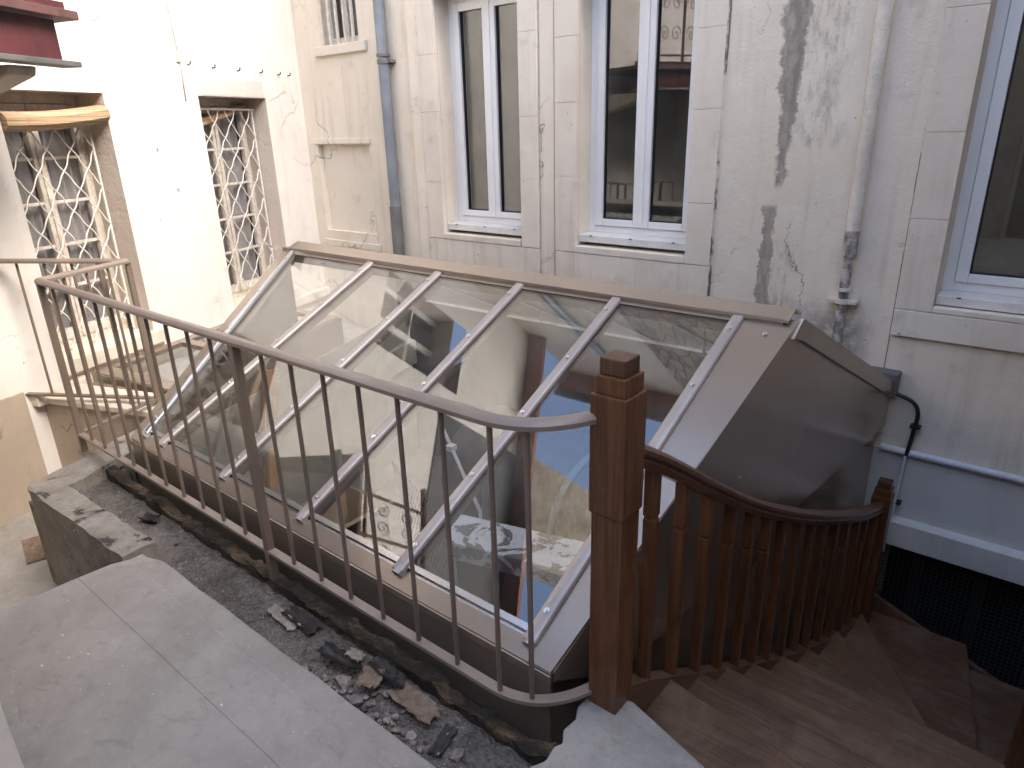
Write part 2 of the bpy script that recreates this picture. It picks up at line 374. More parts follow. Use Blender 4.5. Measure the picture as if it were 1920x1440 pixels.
def spline(pts, n=6):
    pts = [V(p) for p in pts]; out = []
    for i in range(len(pts)-1):
        p0, p1, p2, p3 = pts[max(i-1, 0)], pts[i], pts[i+1], pts[min(i+2, len(pts)-1)]
        for k in range(n):
            t = k/n; out.append(.5*((2*p1)+(p2-p0)*t+(2*p0-5*p1+4*p2-p3)*t*t+(3*p1-p0-3*p2+p3)*t**3))
    return out+[pts[-1]]
def interp(x, xs, ys):
    if x <= xs[0]: return ys[0]
    for i in range(len(xs)-1):
        if x <= xs[i+1]: return ys[i]+(ys[i+1]-ys[i])*(x-xs[i])/(xs[i+1]-xs[i])
    return ys[-1]
def rough_block(name, lo, hi, div, amp, mat, parent=None, seed=0, fz=None, freq=7, shear=0.):
    """box with subdivided, noise-displaced faces"""
    bm = bmesh.new(); bmesh.ops.create_cube(bm, size=1)
    lo, hi = V(lo), V(hi); d = hi-lo
    for v in bm.verts: v.co = V([lo[i]+(v.co[i]+.5)*d[i] for i in range(3)])
    for ax in range(3):
        cuts = int(d[ax]/div)
        for k in range(1, cuts+1):
            no = V((0, 0, 0)); no[ax] = 1; co = lo.copy(); co[ax] = lo[ax]+d[ax]*k/(cuts+1)
            bmesh.ops.bisect_plane(bm, geom=bm.verts[:]+bm.edges[:]+bm.faces[:], plane_co=co, plane_no=no)
    bm.normal_update()
    for v in bm.verts:
        nv = mnoise.noise_vector(v.co*freq+V((seed, 0, 0)))+.5*mnoise.noise_vector(v.co*freq*3)
        v.co += nv*amp
        if fz: v.co.z += fz(v.co)
        v.co.x += shear*(v.co.y-lo.y)
    org = V(((lo.x+hi.x)/2, (lo.y+hi.y)/2, lo.z))
    for v in bm.verts: v.co -= org
    me = bpy.data.meshes.new(name); bm.to_mesh(me); bm.free(); me.materials.append(M[mat])
    o = bpy.data.objects.new(name, me); link(o, parent, org); return smooth_by_angle(o, 55)
def skin(P, u0, u1, v0, v1, holes, depth):
    """wall front P(u,v,off) with rectangular holes and their reveals; returns (front MB, reveal MB)"""
    us = sorted({u0, u1, *[h[0] for h in holes], *[h[1] for h in holes]})
    vs_ = sorted({v0, v1, *[h[2] for h in holes], *[h[3] for h in holes]})
    a, rs = MB(), []
    for i in range(len(us)-1):
        for j in range(len(vs_)-1):
            cu, cv = (us[i]+us[i+1])/2, (vs_[j]+vs_[j+1])/2
            if any(h[0] < cu < h[1] and h[2] < cv < h[3] for h in holes): continue
            a.quad(P(us[i], vs_[j], 0), P(us[i+1], vs_[j], 0), P(us[i+1], vs_[j+1], 0), P(us[i], vs_[j+1], 0))
    for h in holes:
        r = MB(); rs.append(r)
        for p, q in (((h[0], h[2]), (h[0], h[3])), ((h[1], h[2]), (h[1], h[3])), ((h[0], h[2]), (h[1], h[2])), ((h[0], h[3]), (h[1], h[3]))):
            r.quad(P(*p, 0), P(*q, 0), P(*q, -depth), P(*p, -depth))
    return a, rs
def gbox(mb, P, u0, u1, v0, v1, o0, o1):
    o = P(u0, v0, o0); return mb.obox(o, P(u1, v0, o0)-o, P(u0, v1, o0)-o, P(u0, v0, o1)-o)

# ------------------------------------------------------------------ frames of the two visible walls
YB = 4.75
def PB(u, v, off=0.): return V((u, YB-off, v))                 # back wall: u = x
LC = V((-6.74, 4.75, 0)); A = math.radians(-19)
LD = V((math.sin(A), math.cos(A), 0)); LN = V((LD.y, -LD.x, 0))
def PL(u, v, off=0.): return LC-u*LD+off*LN+V((0, 0, v))       # left wall: u = metres from the corner

# ================================================================== SETTING
def sheet(name, poly, z, mat, th=.2):
    return struct(MB().prism([(x, y, z-th) for x, y in poly], (0, 0, th)).build(name, mat))
struct(MB().box((-14, -8, -2.75), (12, 12, -2.6)).build('basement_ground', 'ground'))
yard = struct(MB().prism([(-9, -7, -1.0), (-3.0, -7, -1.0), (-3.0, 1.2, -1.0), (-4.3, 1.75, -1.0), (-5.5, 1.7, -1.0), (-9, 3, -1.0)], (0, 0, .22)).build('yard_ground', 'ground'))
land = struct(MB().prism([(-2.93, -2.4, -.8), (2.6, -2.4, -.8), (2.6, 1.18, -.8), (.3, 1.18, -.8), (-.79, 1.49, -.8), (-.88, 1.45, -.8), (-.88, .94, -.8), (-2.93, .94, -.8)], (0, 0, .7975)).build('landing', 'slab2'))
edgeL = lambda y: -2.965+.012*math.sin(y*9)+.01*math.sin(y*23)
def slabpiece(poly, mat='slab', bev=.006, zt=0.):
    return MB().prism([(x, y, -.10) for x, y in poly], (0, 0, .10+zt)).build('slab', mat, land, None, False, bev)
ysA = [-2.4+k*.155 for k in range(20)]+[.6893]
slabpiece([(edgeL(y), y) for y in ysA][::-1]+[(2.6, -2.4), (2.6, .6893)], bev=.0018)
slabpiece([(edgeL(.69), .6905), (2.6, .6905), (2.6, .8783), (-2.93, .8783), (-2.955, .82)], bev=.0018)
slabpiece([(-2.90, .879), (2.6, .879), (2.6, .955)]+[(x, .972+.007*mnoise.noise(V((x*5, 0, 0)))+.005*mnoise.noise(V((x*16, 3, 0)))) for x in [2.0-.1*k for k in range(49)]]+[(-2.93, .93)], 'slab', .010, -.002)
rag = [(-.905, 1.02), (-.915, 1.138), (-.893, 1.18), (-.902, 1.234), (-.888, 1.26), (-.915, 1.30), (-.908, 1.357), (-.93, 1.40), (-.925, 1.50)]
slabpiece([(-.93, .978)]+rag+[(-.80, 1.525), (.3, 1.195), (2.6, 1.195), (2.6, .978)], 'slab2', .012, .002)

# gutter floor: real relief
gm = MB(); nx, ny = 190, 26
gx0, gx1, gy0, gy1 = -4.24, -.86, .93, 1.34
for i in range(nx+1):
    for j in range(ny+1):
        x = gx0+(gx1-gx0)*i/nx; y = gy0+(gy1-gy0)*j/ny
        n1 = mnoise.noise(V((x*4, y*6, 0))); n2 = mnoise.noise(V((x*17, y*17, 3))); n3 = mnoise.noise(V((x*45, y*45, 7)))
        gm.v.append(V((x, y, -.14+.014*n1+.008*n2+.005*n3-.05*max(0, (y-1.24)/.1))))
for i in range(nx):
    for j in range(ny):
        a = i*(ny+1)+j; gm.f.append([a, a+ny+1, a+ny+2, a+1])
gut = struct(gm.build('gutter_floor', 'gutter', None, (-2.5, 1.13, -.11), True))
struct(MB().box((-4.4, .9, -.8), (-.9, 1.36, -.23)).build('gutter_base', 'oldconc'))

# concrete kerb wall closing the gutter's far end
kw = thing('parapet_wall', 'low mossy concrete kerb wall with tar black top round the gutter end', 'wall', (-4.1, 1.2, -.78))
rough_block('kerb', (-4.225, .885, -.78), (-3.98, 1.70, -.065), .05, .010, 'kerbwet', kw, 3, None, 7, -.42)
rough_block('kerb', (-4.21, .875, -.78), (-2.985, 1.02, -.070), .05, .010, 'kerbwet', kw, 9, lambda c: .062*max(0, (c.x+4.2)/1.2) if c.z > -.2 else 0)
rk = rough_block('ragged_edge', (-4.15, 1.245, -.24), (-.93, 1.30, -.10), .02, .016, 'moss', None, 5, lambda c: .045*mnoise.noise(V((c.x*5, 0, 2))) if c.z > -.15 else 0, 14)
tag(rk, 'chipped black and ochre masonry edge running under the brown railing', 'edge')

# ================================================================== BACK BUILDING
bb = thing('back_building', 'cream plastered courtyard house with tall white windows behind the skylight', 'building', (-3, YB, -2.6))
W = [(-4.70, -3.76, .79, 2.80), (-3.20, -2.228, .79, 2.80), (-.60, .37, .63, 2.78)]
small = (-6.29, -5.72, 2.53, 3.3); niche = (-6.56, -5.72, .70, 1.60); mesh_h = (-.64, 1.7, -2.25, -1.01)
f, r = skin(PB, -6.74, 5, -2.6, 4.7, W+[small, niche, mesh_h], .24)
wall = f.build('wall', 'back', bb)
# reveals: stone for the tall windows
for h in W:
    rv = MB()
    for p, q in (((h[0], h[2]), (h[0], h[3])), ((h[1], h[2]), (h[1], h[3])), ((h[0], h[3]), (h[1], h[3]))):
        rv.quad(PB(*p, -.021), PB(*q, -.021), PB(*q, -.3), PB(*p, -.3))
    rv.build('window_reveal', 'stone', bb)
for h, d in ((small, .16), (niche, .06), (mesh_h, .5)):
    rv = MB()
    for p, q in (((h[0], h[2]), (h[0], h[3])), ((h[1], h[2]), (h[1], h[3])), ((h[0], h[2]), (h[1], h[2])), ((h[0], h[3]), (h[1], h[3]))):
        rv.quad(PB(*p, 0), PB(*q, 0), PB(*q, -d), PB(*p, -d))
    rv.build('opening_reveal', 'back', bb)
MB().quad(PB(niche[0], niche[2], -.06), PB(niche[1], niche[2], -.06), PB(niche[1], niche[3], -.06), PB(niche[0], niche[3], -.06)).build('blocked_panel', 'back', bb)
gbox(MB(), PB, -6.60, -5.66, .53, .60, 0, .02).build('panel_ledge', 'back', bb, None, False, .006)
gbox(MB(), PB, -6.60, -5.68, 1.605, 1.66, 0, .018).build('panel_lintel', 'back', bb, None, False, .004)
gbox(MB(), PB, -5.04, -4.905, -.4, 4.7, 0, .02).build('pilaster_strip', 'back', bb, None, False, .006)
gbox(MB(), PB, -3.56, -3.42, -.2, 4.7, 0, .012).build('pilaster_strip', 'back', bb, None, False, .005)
gbox(MB(), PB, -6.39, -5.60, 2.44, 2.53, 0, .035).build('small_window_sill', 'stone2', bb, None, False, .01)
# dressed stones round the tall windows
def stones(x0, x1, z0, z1, hs, mat='stone'):
    z = z0; k = 0
    while z < z1-.02:
        h = min(hs[k % len(hs)], z1-z); k += 1
        if z1-z-h < .12: h = z1-z
        gbox(MB(), PB, x0, x1, z+.001, z+h-.001, -.02, .028+rnd.uniform(-.001, .001)).build('stone_block', mat, bb, None, False, .0025)
        z += h
stones(-4.90, -4.70, .74, 4.4, (.52, .61, .47, .55, .6)); stones(-3.76, -3.575, .74, 4.4, (.57, .49, .62, .5), 'stone2')
stones(-3.40, -3.20, .74, 4.4, (.6, .55, .46, .58)); stones(-2.228, -2.03, .74, 4.4, (.44, .62, .5, .58))
stones(-.80, -.60, .60, 4.4, (.55, .48, .63, .52)); stones(.37, .57, .60, 4.4, (.55, .48, .63, .52))
for x0, x1, zt in ((-4.90, -3.575, .738), (-3.40, -2.03, .738)):
    gbox(MB(), PB, x0, x1, -.1, zt-.002, -.02, .026).build('apron_stone', 'stone', bb, None, False, .004)
    gbox(MB(), PB, x0+.2, x1-.2, zt+.001, zt+.055, -.26, .03).build('stone_sill', 'stone', bb, None, False, .006)
gbox(MB(), PB, -.80, .57, .43, .597, -.02, .03).build('apron_stone', 'stone2', bb, None, False, .005)
gbox(MB(), PB, -.598, .368, .60, .635, -.26, .03).build('stone_sill', 'stone2', bb, None, False, .006)
for x0, x1 in ((-4.90, -3.575), (-3.40, -2.03), (-.80, .57)):
    gbox(MB(), PB, x0, x1, 4.40, 4.62, -.02, .035).build('lintel_stone', 'stone2', bb, None, False, .005)
    gbox(MB(), PB, x0+.2, x1-.2, 2.81, 4.395, -.02, .02).build('infill_stone', 'stone2', bb, None, False, .005)
# white casement windows
def pvc_window(h, zb, lab):
    x0, x1, z1 = h[0], h[1], h[3]; o0, o1 = -.255, -.185
    fr = MB(); fw_ = .062
    gbox(fr, PB, x0, x0+fw_, zb, z1, o0, o1); gbox(fr, PB, x1-fw_, x1, zb, z1, o0, o1)
    gbox(fr, PB, x0+fw_, x1-fw_, zb, zb+.055, o0, o1); gbox(fr, PB, x0+fw_, x1-fw_, z1-fw_, z1, o0, o1)
    wd = fr.build('window', 'pvc', bb, None, False, .004); wd['label'] = lab
    mid = (x0+x1)/2
    for a, b in ((x0+fw_+.003, mid-.004), (mid+.004, x1-fw_-.003)):
        s = MB(); sw = .066; za, zz = zb+.058, z1-fw_-.003; q0, q1 = -.24, -.168
        gbox(s, PB, a, a+sw, za, zz, q0, q1); gbox(s, PB, b-sw, b, za, zz, q0, q1)
        gbox(s, PB, a+sw, b-sw, za, za+sw*.8, q0, q1); gbox(s, PB, a+sw, b-sw, zz-sw, zz, q0, q1)
        s.build('sash', 'pvc', wd, None, False, .006)
        g = MB(); e = .008
        gbox(g, PB, a+sw, a+sw+e, za+sw*.8, zz-sw, -.222, -.19); gbox(g, PB, b-sw-e, b-sw, za+sw*.8, zz-sw, -.222, -.19)
        gbox(g, PB, a+sw+e, b-sw-e, za+sw*.8, za+sw*.8+e, -.222, -.19); g.build('gasket', 'gasket', wd)
        gbox(MB(), PB, a+sw+.004, b-sw-.004, za+sw*.8+.003, zz-sw-.003, -.21, -.204).build('pane', 'glassw', wd)
    gbox(MB(), PB, mid-.02, mid+.02, zb+.062, z1-fw_-.01, -.168, -.158).build('meeting_strip', 'pvc', wd, None, False, .004)
    s = MB(); s.prism([PB(x0+.004, zb, -.20), PB(x0+.004, zb-.006, -.025), PB(x0+.004, zb-.062, -.025), PB(x0+.004, zb-.062, -.20)], (x1-x0-.008, 0, 0))
    si = s.build('sill', 'pvcsill', wd, None, False, .004)
    sr = MB()
    for k in range(3): sr.box((x0+.12+k*(x1-x0-.24)/2-.012, YB-.0-.0+.018, zb-.012), (x0+.12+k*(x1-x0-.24)/2+.012, YB+.026, zb-.006))
    sr.build('drain_slot', 'gasket', wd)
    # dim room behind
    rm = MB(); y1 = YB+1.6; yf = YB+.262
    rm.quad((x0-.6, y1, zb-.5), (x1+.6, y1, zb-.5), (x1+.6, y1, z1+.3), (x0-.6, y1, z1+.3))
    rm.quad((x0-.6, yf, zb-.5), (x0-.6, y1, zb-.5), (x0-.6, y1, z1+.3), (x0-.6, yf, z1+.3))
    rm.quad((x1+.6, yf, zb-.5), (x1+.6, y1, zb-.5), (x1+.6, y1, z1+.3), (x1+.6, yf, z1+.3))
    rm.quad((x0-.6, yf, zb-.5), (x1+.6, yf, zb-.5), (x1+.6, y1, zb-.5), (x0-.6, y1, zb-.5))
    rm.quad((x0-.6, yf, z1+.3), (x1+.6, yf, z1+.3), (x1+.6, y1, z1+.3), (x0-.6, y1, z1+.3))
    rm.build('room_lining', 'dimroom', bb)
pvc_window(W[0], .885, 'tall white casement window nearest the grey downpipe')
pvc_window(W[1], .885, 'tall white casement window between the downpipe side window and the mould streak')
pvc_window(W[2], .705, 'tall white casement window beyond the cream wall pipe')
# small barred window
x0, x1, z0, z1 = small
fr = MB(); gbox(fr, PB, x0, x0+.06, z0, z1, -.16, -.10); gbox(fr, PB, x1-.06, x1, z0, z1, -.16, -.10); gbox(fr, PB, x0+.06, x1-.06, z0, z0+.07, -.16, -.10); gbox(fr, PB, x0+.26, x0+.31, z0+.07, z1, -.155, -.105)
sw_ = fr.build('window', 'frameold', bb, None, False, .004); sw_['label'] = 'small peeling window with vertical bars high in the corner'
gbox(MB(), PB, x0+.06, x1-.06, z0+.07, z1, -.14, -.136).build('pane', 'glassold', sw_)
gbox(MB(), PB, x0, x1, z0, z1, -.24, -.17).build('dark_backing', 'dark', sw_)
for k in range(5):
    xx = x0+.05+k*(x1-x0-.10)/4
    MB().box((xx-.012, YB-.03, z0-.03), (xx+.012, YB-.006, z1+.1)).build('bar', 'whitepaint', sw_, None, False, .003)
# whitewashed lower wall at the stair, with its ledge and the black mesh opening under it
gbox(MB(), PB, -.79, 2.6, -.82, -.345, 0, .012).build('whitewash_panel', 'whitewash', bb)
MB().prism([PB(-.70, -1.012, -.1), PB(-.70, -1.012, .075), PB(-.70, -.835, .075), PB(-.70, -.818, .05), PB(-.70, -.815, .005)], (3.2, 0, 0)).build('whitewash_ledge', 'whitewash', bb, None, False, .006)
gr = MB()
for k in range(78): xx = -.64+k*.03; gr.box((xx-.0016, YB+.012, -2.25), (xx+.0016, YB+.0145, -1.012))
for k in range(42): zz = -2.25+k*.03; gr.box((-.64, YB+.015, zz-.0016), (1.7, YB+.0175, zz+.0016))
o = gr.build('wire_mesh', 'duct', bb); o['kind'] = 'stuff'
for k in range(6): MB().box((-.45+k*.38, YB+.25, -2.25), (-.38+k*.38, YB+.29, -1.012)).build('mesh_bar', 'ironblack', bb)
MB().box((-.8, YB+.5, -2.6), (1.9, YB+.55, -.9)).build('dark_backing', 'black', bb)
# upper storey: rubble stone, eaves and roof (seen mirrored in the glass)
f, r = skin(PB, -4.35, 5, 4.7, 8.3, [(-2.6, -1.7, 5.2, 6.8)], .2)
f.build('rubble_wall', 'rubble', bb); [q.build('opening_reveal', 'rubble', bb) for q in r]
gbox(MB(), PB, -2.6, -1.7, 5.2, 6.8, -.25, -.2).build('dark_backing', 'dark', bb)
f, r = skin(PB, -6.74, -4.35, 4.7, 8.3, [], .2); f.build('wall', 'back', bb)
MB().box((-6.9, YB-.34, 8.3), (5, YB+.6, 8.38)).build('eaves_board', 'timber', bb)
MB().prism([(-6.9, YB-.36, 8.39), (-6.9, YB+3.5, 10.6), (-6.9, YB+3.5, 10.4), (-6.9, YB-.2, 8.385)], (11.9, 0, 0)).build('roof', 'tiles', bb)
gt = MB().tube([(-6.9, YB-.42, 8.33), (5, YB-.42, 8.33)], .075, 10); gt.build('eaves_gutter', 'zinc2', bb, None, True)

# pipes on the back building
def pipe_thing(name, label, parts, loc, group=None):
    t = thing(name, label, 'pipe', loc, group)
    for nm, pts, rr, mt in parts: smooth_by_angle(MB().tube(pts, rr, 14, (0, 1, .01)).build(nm, mt, t))
    return t
yp = YB-.075
dp = pipe_thing('drainpipe', 'blue grey zinc downpipe running down the cream wall to the ridge', [
    ('pipe', [(-5.31, yp, .98), (-5.30, yp, 8.2)], .052, 'zinc'), ('lower_sleeve', [(-5.315, yp, -.2), (-5.313, yp, 1.02)], .058, 'zinc2'),
    ('collar', [(-5.305, yp, 2.30), (-5.305, yp, 2.335)], .062, 'zinc2'), ('collar', [(-5.305, yp, 2.36), (-5.305, yp, 2.385)], .064, 'zinc2')], (-5.31, yp, -.2))
MB().box((-5.34, yp, 2.31), (-5.22, YB+.01, 2.33)).build('bracket', 'zinc2', dp)
cp = pipe_thing('wall_pipe', 'cream painted soil pipe with flaking lower end on the wall', [
    ('pipe', [(-1.10, yp+.02, 1.05), (-1.09, yp+.02, 8.2)], .040, 'pipecream'), ('flaking_pipe', [(-1.10, yp+.02, .15), (-1.10, yp+.02, 1.05)], .031, 'pipeflake'),
    ('socket', [(-1.10, yp+.02, .90), (-1.10, yp+.02, 1.06)], .043, 'pipeflake'), ('collar', [(-1.10, yp+.02, .60), (-1.10, yp+.02, .63)], .047, 'pipecream'), ('collar', [(-1.10, yp+.02, .68), (-1.10, yp+.02, .70)], .043, 'pipecream')], (-1.1, yp, .15))
MB().box((-1.19, yp-.01, .60), (-1.01, YB+.01, .625)).build('bracket', 'pipecream', cp, None, False, .004)
wp = thing('wall_pipe', 'white painted horizontal pipe along the whitewashed wall by the stairs', 'pipe', (-.75, YB-.03, -.37))
smooth_by_angle(MB().tube([(-.74, YB-.028, -.335), (2.5, YB-.028, -.36)], .024, 12).build('pipe', 'pipewhite', wp))
gp = thing('gas_pipe', 'thin bent pipe, dark above and white below, beside the skylight gable', 'pipe', (-.62, YB-.03, -1.05))
bend = spline([(-.80, YB-.06, .075), (-.68, YB-.06, .055), (-.60, YB-.05, .02), (-.565, YB-.045, -.04), (-.565, YB-.045, -.14), (-.585, YB-.045, -.36)], 6)
smooth_by_angle(MB().tube(bend, .013, 10, (1, .1, 0)).build('dark_pipe', 'ironblack', gp))
smooth_by_angle(MB().tube([(-.585, YB-.062, -.35), (-.60, YB-.062, -.8), (-.605, YB-.095, -.83), (-.61, YB-.095, -1.06)], .010, 10, (1, .1, 0)).build('white_pipe', 'pipewhite', gp))
MB().box((-.595, YB-.06, -.15), (-.535, YB+.005, -.137)).build('clip', 'ironblack', gp); MB().box((-.62, YB-.07, -.70), (-.56, YB+.005, -.69)).build('clip', 'ironblack', gp)
tag(MB().box((-.90, YB-.09, .055), (-.70, YB, .20)).build('gutter_outlet', 'zinc2', None, None, False, .008), 'small grey zinc box at the wall end of the skylight gable', 'gutter box')

# ================================================================== LEFT BUILDING
lb = thing('left_building', 'bright whitewashed house with two grilled windows at the yard corner', 'building', PL(4, -.78))
WA = (2.47, 3.30, .17, 2.045); WB = (.60, 1.50, .12, 2.055); WU = (.75, 1.75, 3.3, 5.0)
f, r = skin(PL, 0, 11, -1.0, 4.7, [WA, WB, (WU[0], WU[1], WU[2], 4.7)], .36)
f.build('wall', 'left', lb)
f2, r2_ = skin(PL, 0, 2.1, 4.7, 6.7, [(WU[0], WU[1], 4.7, WU[3])], .36); f2.build('wall', 'left', lb)
gbox(MB(), PL, 2.1, 11, 4.7, 6.7, -.1, .02).build('dark_cladding', 'darkclad', lb); [q.build('window_reveal', 'reveal', lb) for q in r]  # dark sheet added on the upper wall so the skylight glass mirrors dark
gbox(MB(), PL, .62, 1.46, 2.062, 2.20, 0, .004).build('lintel_patch', 'patchgrey', lb, None, False, .003)
gbox(MB(), PL, 3.66, 11, -.8, .07, 0, .02).build('tan_dado', 'tan', lb, None, False, .006)
for h in (WA, WB):
    o = rough_block('window_sill', (0, 0, 0), (h[1]-h[0]+.12, .42, .10), .05, .007, 'stone2', lb, h[0])
    o.matrix_parent_inverse = Matrix(); mt = Matrix((-LD, -LN, V((0, 0, 1)))).transposed().to_4x4()
    c = PL((h[0]+h[1])/2, h[2]-.085, -.15); o.location = c-ORG[lb.name]; o.rotation_euler = mt.to_euler()
gbox(MB(), PL, 0, 3.62, -.06, .035, 0, .07).build('ledge', 'stone2', lb, None, False, .01)
def old_window(h, lab, rows=5, fm='frameold'):
    u0, u1, v0, v1 = h; o0, o1 = -.36, -.30; fr = MB(); e = .032
    gbox(fr, PL, u0, u0+e, v0, v1, o0, o1); gbox(fr, PL, u1-e, u1, v0, v1, o0, o1); gbox(fr, PL, u0+e, u1-e, v0, v0+.07, o0, o1); gbox(fr, PL, u0+e, u1-e, v1-.07, v1, o0, o1)
    wd = fr.build('window', fm, lb, None, False, .004); wd['label'] = lab
    mid = (u0+u1)/2
    for a, b in ((u0+e+.003, mid-.002), (mid+.002, u1-e-.003)):
        s = MB(); sw = .042; za, zz = v0+.073, v1-.073; q0, q1 = -.335, -.285
        gbox(s, PL, a, a+sw, za, zz, q0, q1); gbox(s, PL, b-sw, b, za, zz, q0, q1); gbox(s, PL, a+sw, b-sw, za, za+.08, q0, q1); gbox(s, PL, a+sw, b-sw, zz-.06, zz, q0, q1)
        s.build('sash', fm, wd, None, False, .005)
        zi0, zi1 = za+.08, zz-.06; dh = (zi1-zi0)/rows
        for k in range(1, rows): gbox(MB(), PL, a+sw, b-sw, zi0+k*dh-.011, zi0+k*dh+.011, -.33, -.29).build('muntin', fm, wd, None, False, .004)
        for k in range(rows): gbox(MB(), PL, a+sw+.001, b-sw-.001, zi0+k*dh+.0115, zi0+(k+1)*dh-.0115, -.315, -.311).build('pane', 'glassold', wd)
    gbox(MB(), PL, mid-.014, mid+.014, v0+.08, v1-.08, -.285, -.268).build('meeting_strip', fm, wd, None, False, .005)
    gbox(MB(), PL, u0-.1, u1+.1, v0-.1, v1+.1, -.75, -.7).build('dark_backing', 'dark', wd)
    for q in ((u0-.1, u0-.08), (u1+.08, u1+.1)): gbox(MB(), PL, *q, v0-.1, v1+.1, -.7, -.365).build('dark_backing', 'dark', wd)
    return wd
old_window(WA, 'wide old cream window with grey curtains behind its white grille'); old_window(WB, 'old cream window with dark panes near the yard corner')
wu = old_window(WU, 'upper window with white frame high in the left wall', 2, 'pvc')
def curtain(h, lab, n=11, depth=.035):
    u0, u1, v0, v1 = h; mb = MB(); N = 90; rows = 14
    for j in range(rows+1):
        for i in range(N+1):
            t = i/N; z = v1-.03-(v1-v0-.06)*j/rows
            ph = t*n*2*math.pi+.7*math.sin(t*9)+.25*math.sin(j*.5+t*4)
            mb.v.append(PL(u0+.03+(u1-u0-.06)*t+.008*math.sin(j*.7+t*30), z, -.40+depth*math.sin(ph)*(.75+.25*math.sin(t*17))))
    for j in range(rows):
        for i in range(N): a = j*(N+1)+i; mb.f.append([a, a+1, a+N+2, a+N+1])
    tag(mb.build('curtain', 'curtain', None, PL((u0+u1)/2, v0, -.46), True), lab, 'curtain')
curtain(WA, 'grey pleated curtain hanging behind the wide grilled window', 10); curtain(WB, 'dim grey curtain hanging behind the corner window', 7, .03)
# wavy wire grilles
def grille(h, top, bot, off, lab, pw, ph_):
    u0, u1 = h[0]+.035, h[1]-.0; fr = MB()
    gbox(fr, PL, u0, u0+.016, bot, top, off-.006, off+.006); gbox(fr, PL, u1-.016, u1, bot, top, off-.006, off+.006)
    gbox(fr, PL, h[0], h[1], top, top+.016, off-.012, off+.006)
    g = tag(fr.build('window_grille', 'wire', None, PL((u0+u1)/2, bot, off)), lab, 'grille')
    W_, H_ = u1-u0, top-bot; pw = W_/round(W_/pw)
    # two families of wavy rods; slope set by pw (cell width) and ph_ (cell height)
    for fam in (1, -1):
        k = -int(H_/ph_)-2
        while k*pw < W_+H_*pw/ph_:
            pts = []; n = int(H_/ph_*2*8)
            for i in range(n+1):
                z = H_*i/n; base = k*pw+z*pw/ph_ if fam > 0 else W_-(k*pw+z*pw/ph_)
                cyc = z/ph_*2*2*math.pi
                x = base+fam*.0065*math.sin(cyc)
                if 0 <= x <= W_: pts.append((x, z, .0045*fam*math.cos(cyc/2)))
            if len(pts) > 4:
                q = [PL(u0+a, bot+b, off+c) for a, b, c in pts]
                MB().tube(q, .0058, 5, tuple(LN)).build('wire', 'wire', g, None, True)
            k += 1
    return g
grille(WA, 1.90, .20, -.17, 'white wavy wire grille in front of the wide curtained window', .2, .29)
grille(WB, 1.945, .24, -.16, 'white wavy wire grille in front of the dark corner window', .2, .29)
# rolled bamboo blinds
def roll(name, a, b, r0, lab, sag=0.):
    n = 14; pts = []; a, b = V(a), V(b)
    for i in range(n+1): t = i/n; pts.append(a.lerp(b, t)-V((0, 0, sag*math.sin(t*math.pi*.9))))
    prof = [(r0*(1+.06*math.sin(3*k))*math.cos(2*math.pi*k/16), .8*r0*math.sin(2*math.pi*k/16)) for k in range(16)]
    o = smooth_by_angle(MB().sweep(prof, pts).build(name, 'bamboo'), 50); return tag(o, lab, 'blind')
roll('bamboo_blind', PL(2.485, 1.90, -.03), PL(3.29, 1.85, -.03), .080, 'fat rolled bamboo blind across the top of the wide grilled window', .02)
roll('bamboo_blind', PL(.66, 1.985, -.24), PL(1.46, 1.80, -.24), .045, 'sagging rolled bamboo blind behind the corner window grille', .01)
# cable, hooks and scars on the wall
cb = thing('wall_cable', 'thin white cable running down the bright wall beside a junction clip', 'cable', PL(1.65, 2.0))
MB().tube([PL(1.70, 3.4, .012), PL(1.68, 2.75, .012), PL(1.655, 2.37, .014), PL(1.648, 2.30, .012), PL(1.66, 2.005, .010)], .006, 6, tuple(LN)).build('cord', 'whitepaint', cb, None, True)
gbox(MB(), PL, 1.63, 1.68, 2.31, 2.37, 0, .02).build('clip', 'whitepaint', cb, None, False, .004)
for k, (s, z) in enumerate([(1.56, 2.30), (1.27, 2.29), (.95, 2.285), (.63, 2.285), (.36, 2.28), (.20, 2.28)]):
    tag(MB().tube([PL(s, z, -.01), PL(s, z, .03), PL(s, z+.025, .04)], .006, 6).build('wall_hook', 'ironblack'), 'small rusty hook in the row above the corner window', 'hook', 'hooks above the corner window')
tag(rough_block('plaster_scar', (0, 0, 0), (.10, .010, .12), .025, .003, 'patchgrey'), 'grey diamond shaped plaster patch on the bright wall', 'patch')
o = bpy.data.objects['plaster_scar']; o.location = PL(1.93, 2.19, .002); o.rotation_euler = (Matrix((-LD, -LN, V((0, 0, 1)))).transposed().to_4x4() @ Matrix.Rotation(.6, 4, 'Y')).to_euler()
for s, z, lab in ((1.92, 1.29, 'dark nail hole in the bright wall beside the wide window'), (2.06, 1.62, 'tiny dark pit in the bright wall near the bamboo blind')):
    tag(rough_block('wall_pit', PL(s, z)-V((.008, .008, .014)), PL(s, z)+V((.008, .008, .014)), .01, .004, 'slab2'), lab, 'pit')
# roof line, chimney and rear roof of the left building (mirrored in the glass)
MB().prism([PL(-.2, 6.70, .30), PL(-.2, 6.78, .30), PL(-.2, 8.2, -3.), PL(-.2, 8.1, -3.), PL(-.2, 6.70, 0)], PL(11, 0)-PL(0, 0)).build('roof', 'tiles', lb)
ch = MB(); gbox(ch, PL, 1.9, 3.6, 6.5, 10.5, -1.0, -.1); ch.build('chimney', 'oldconc', lb)

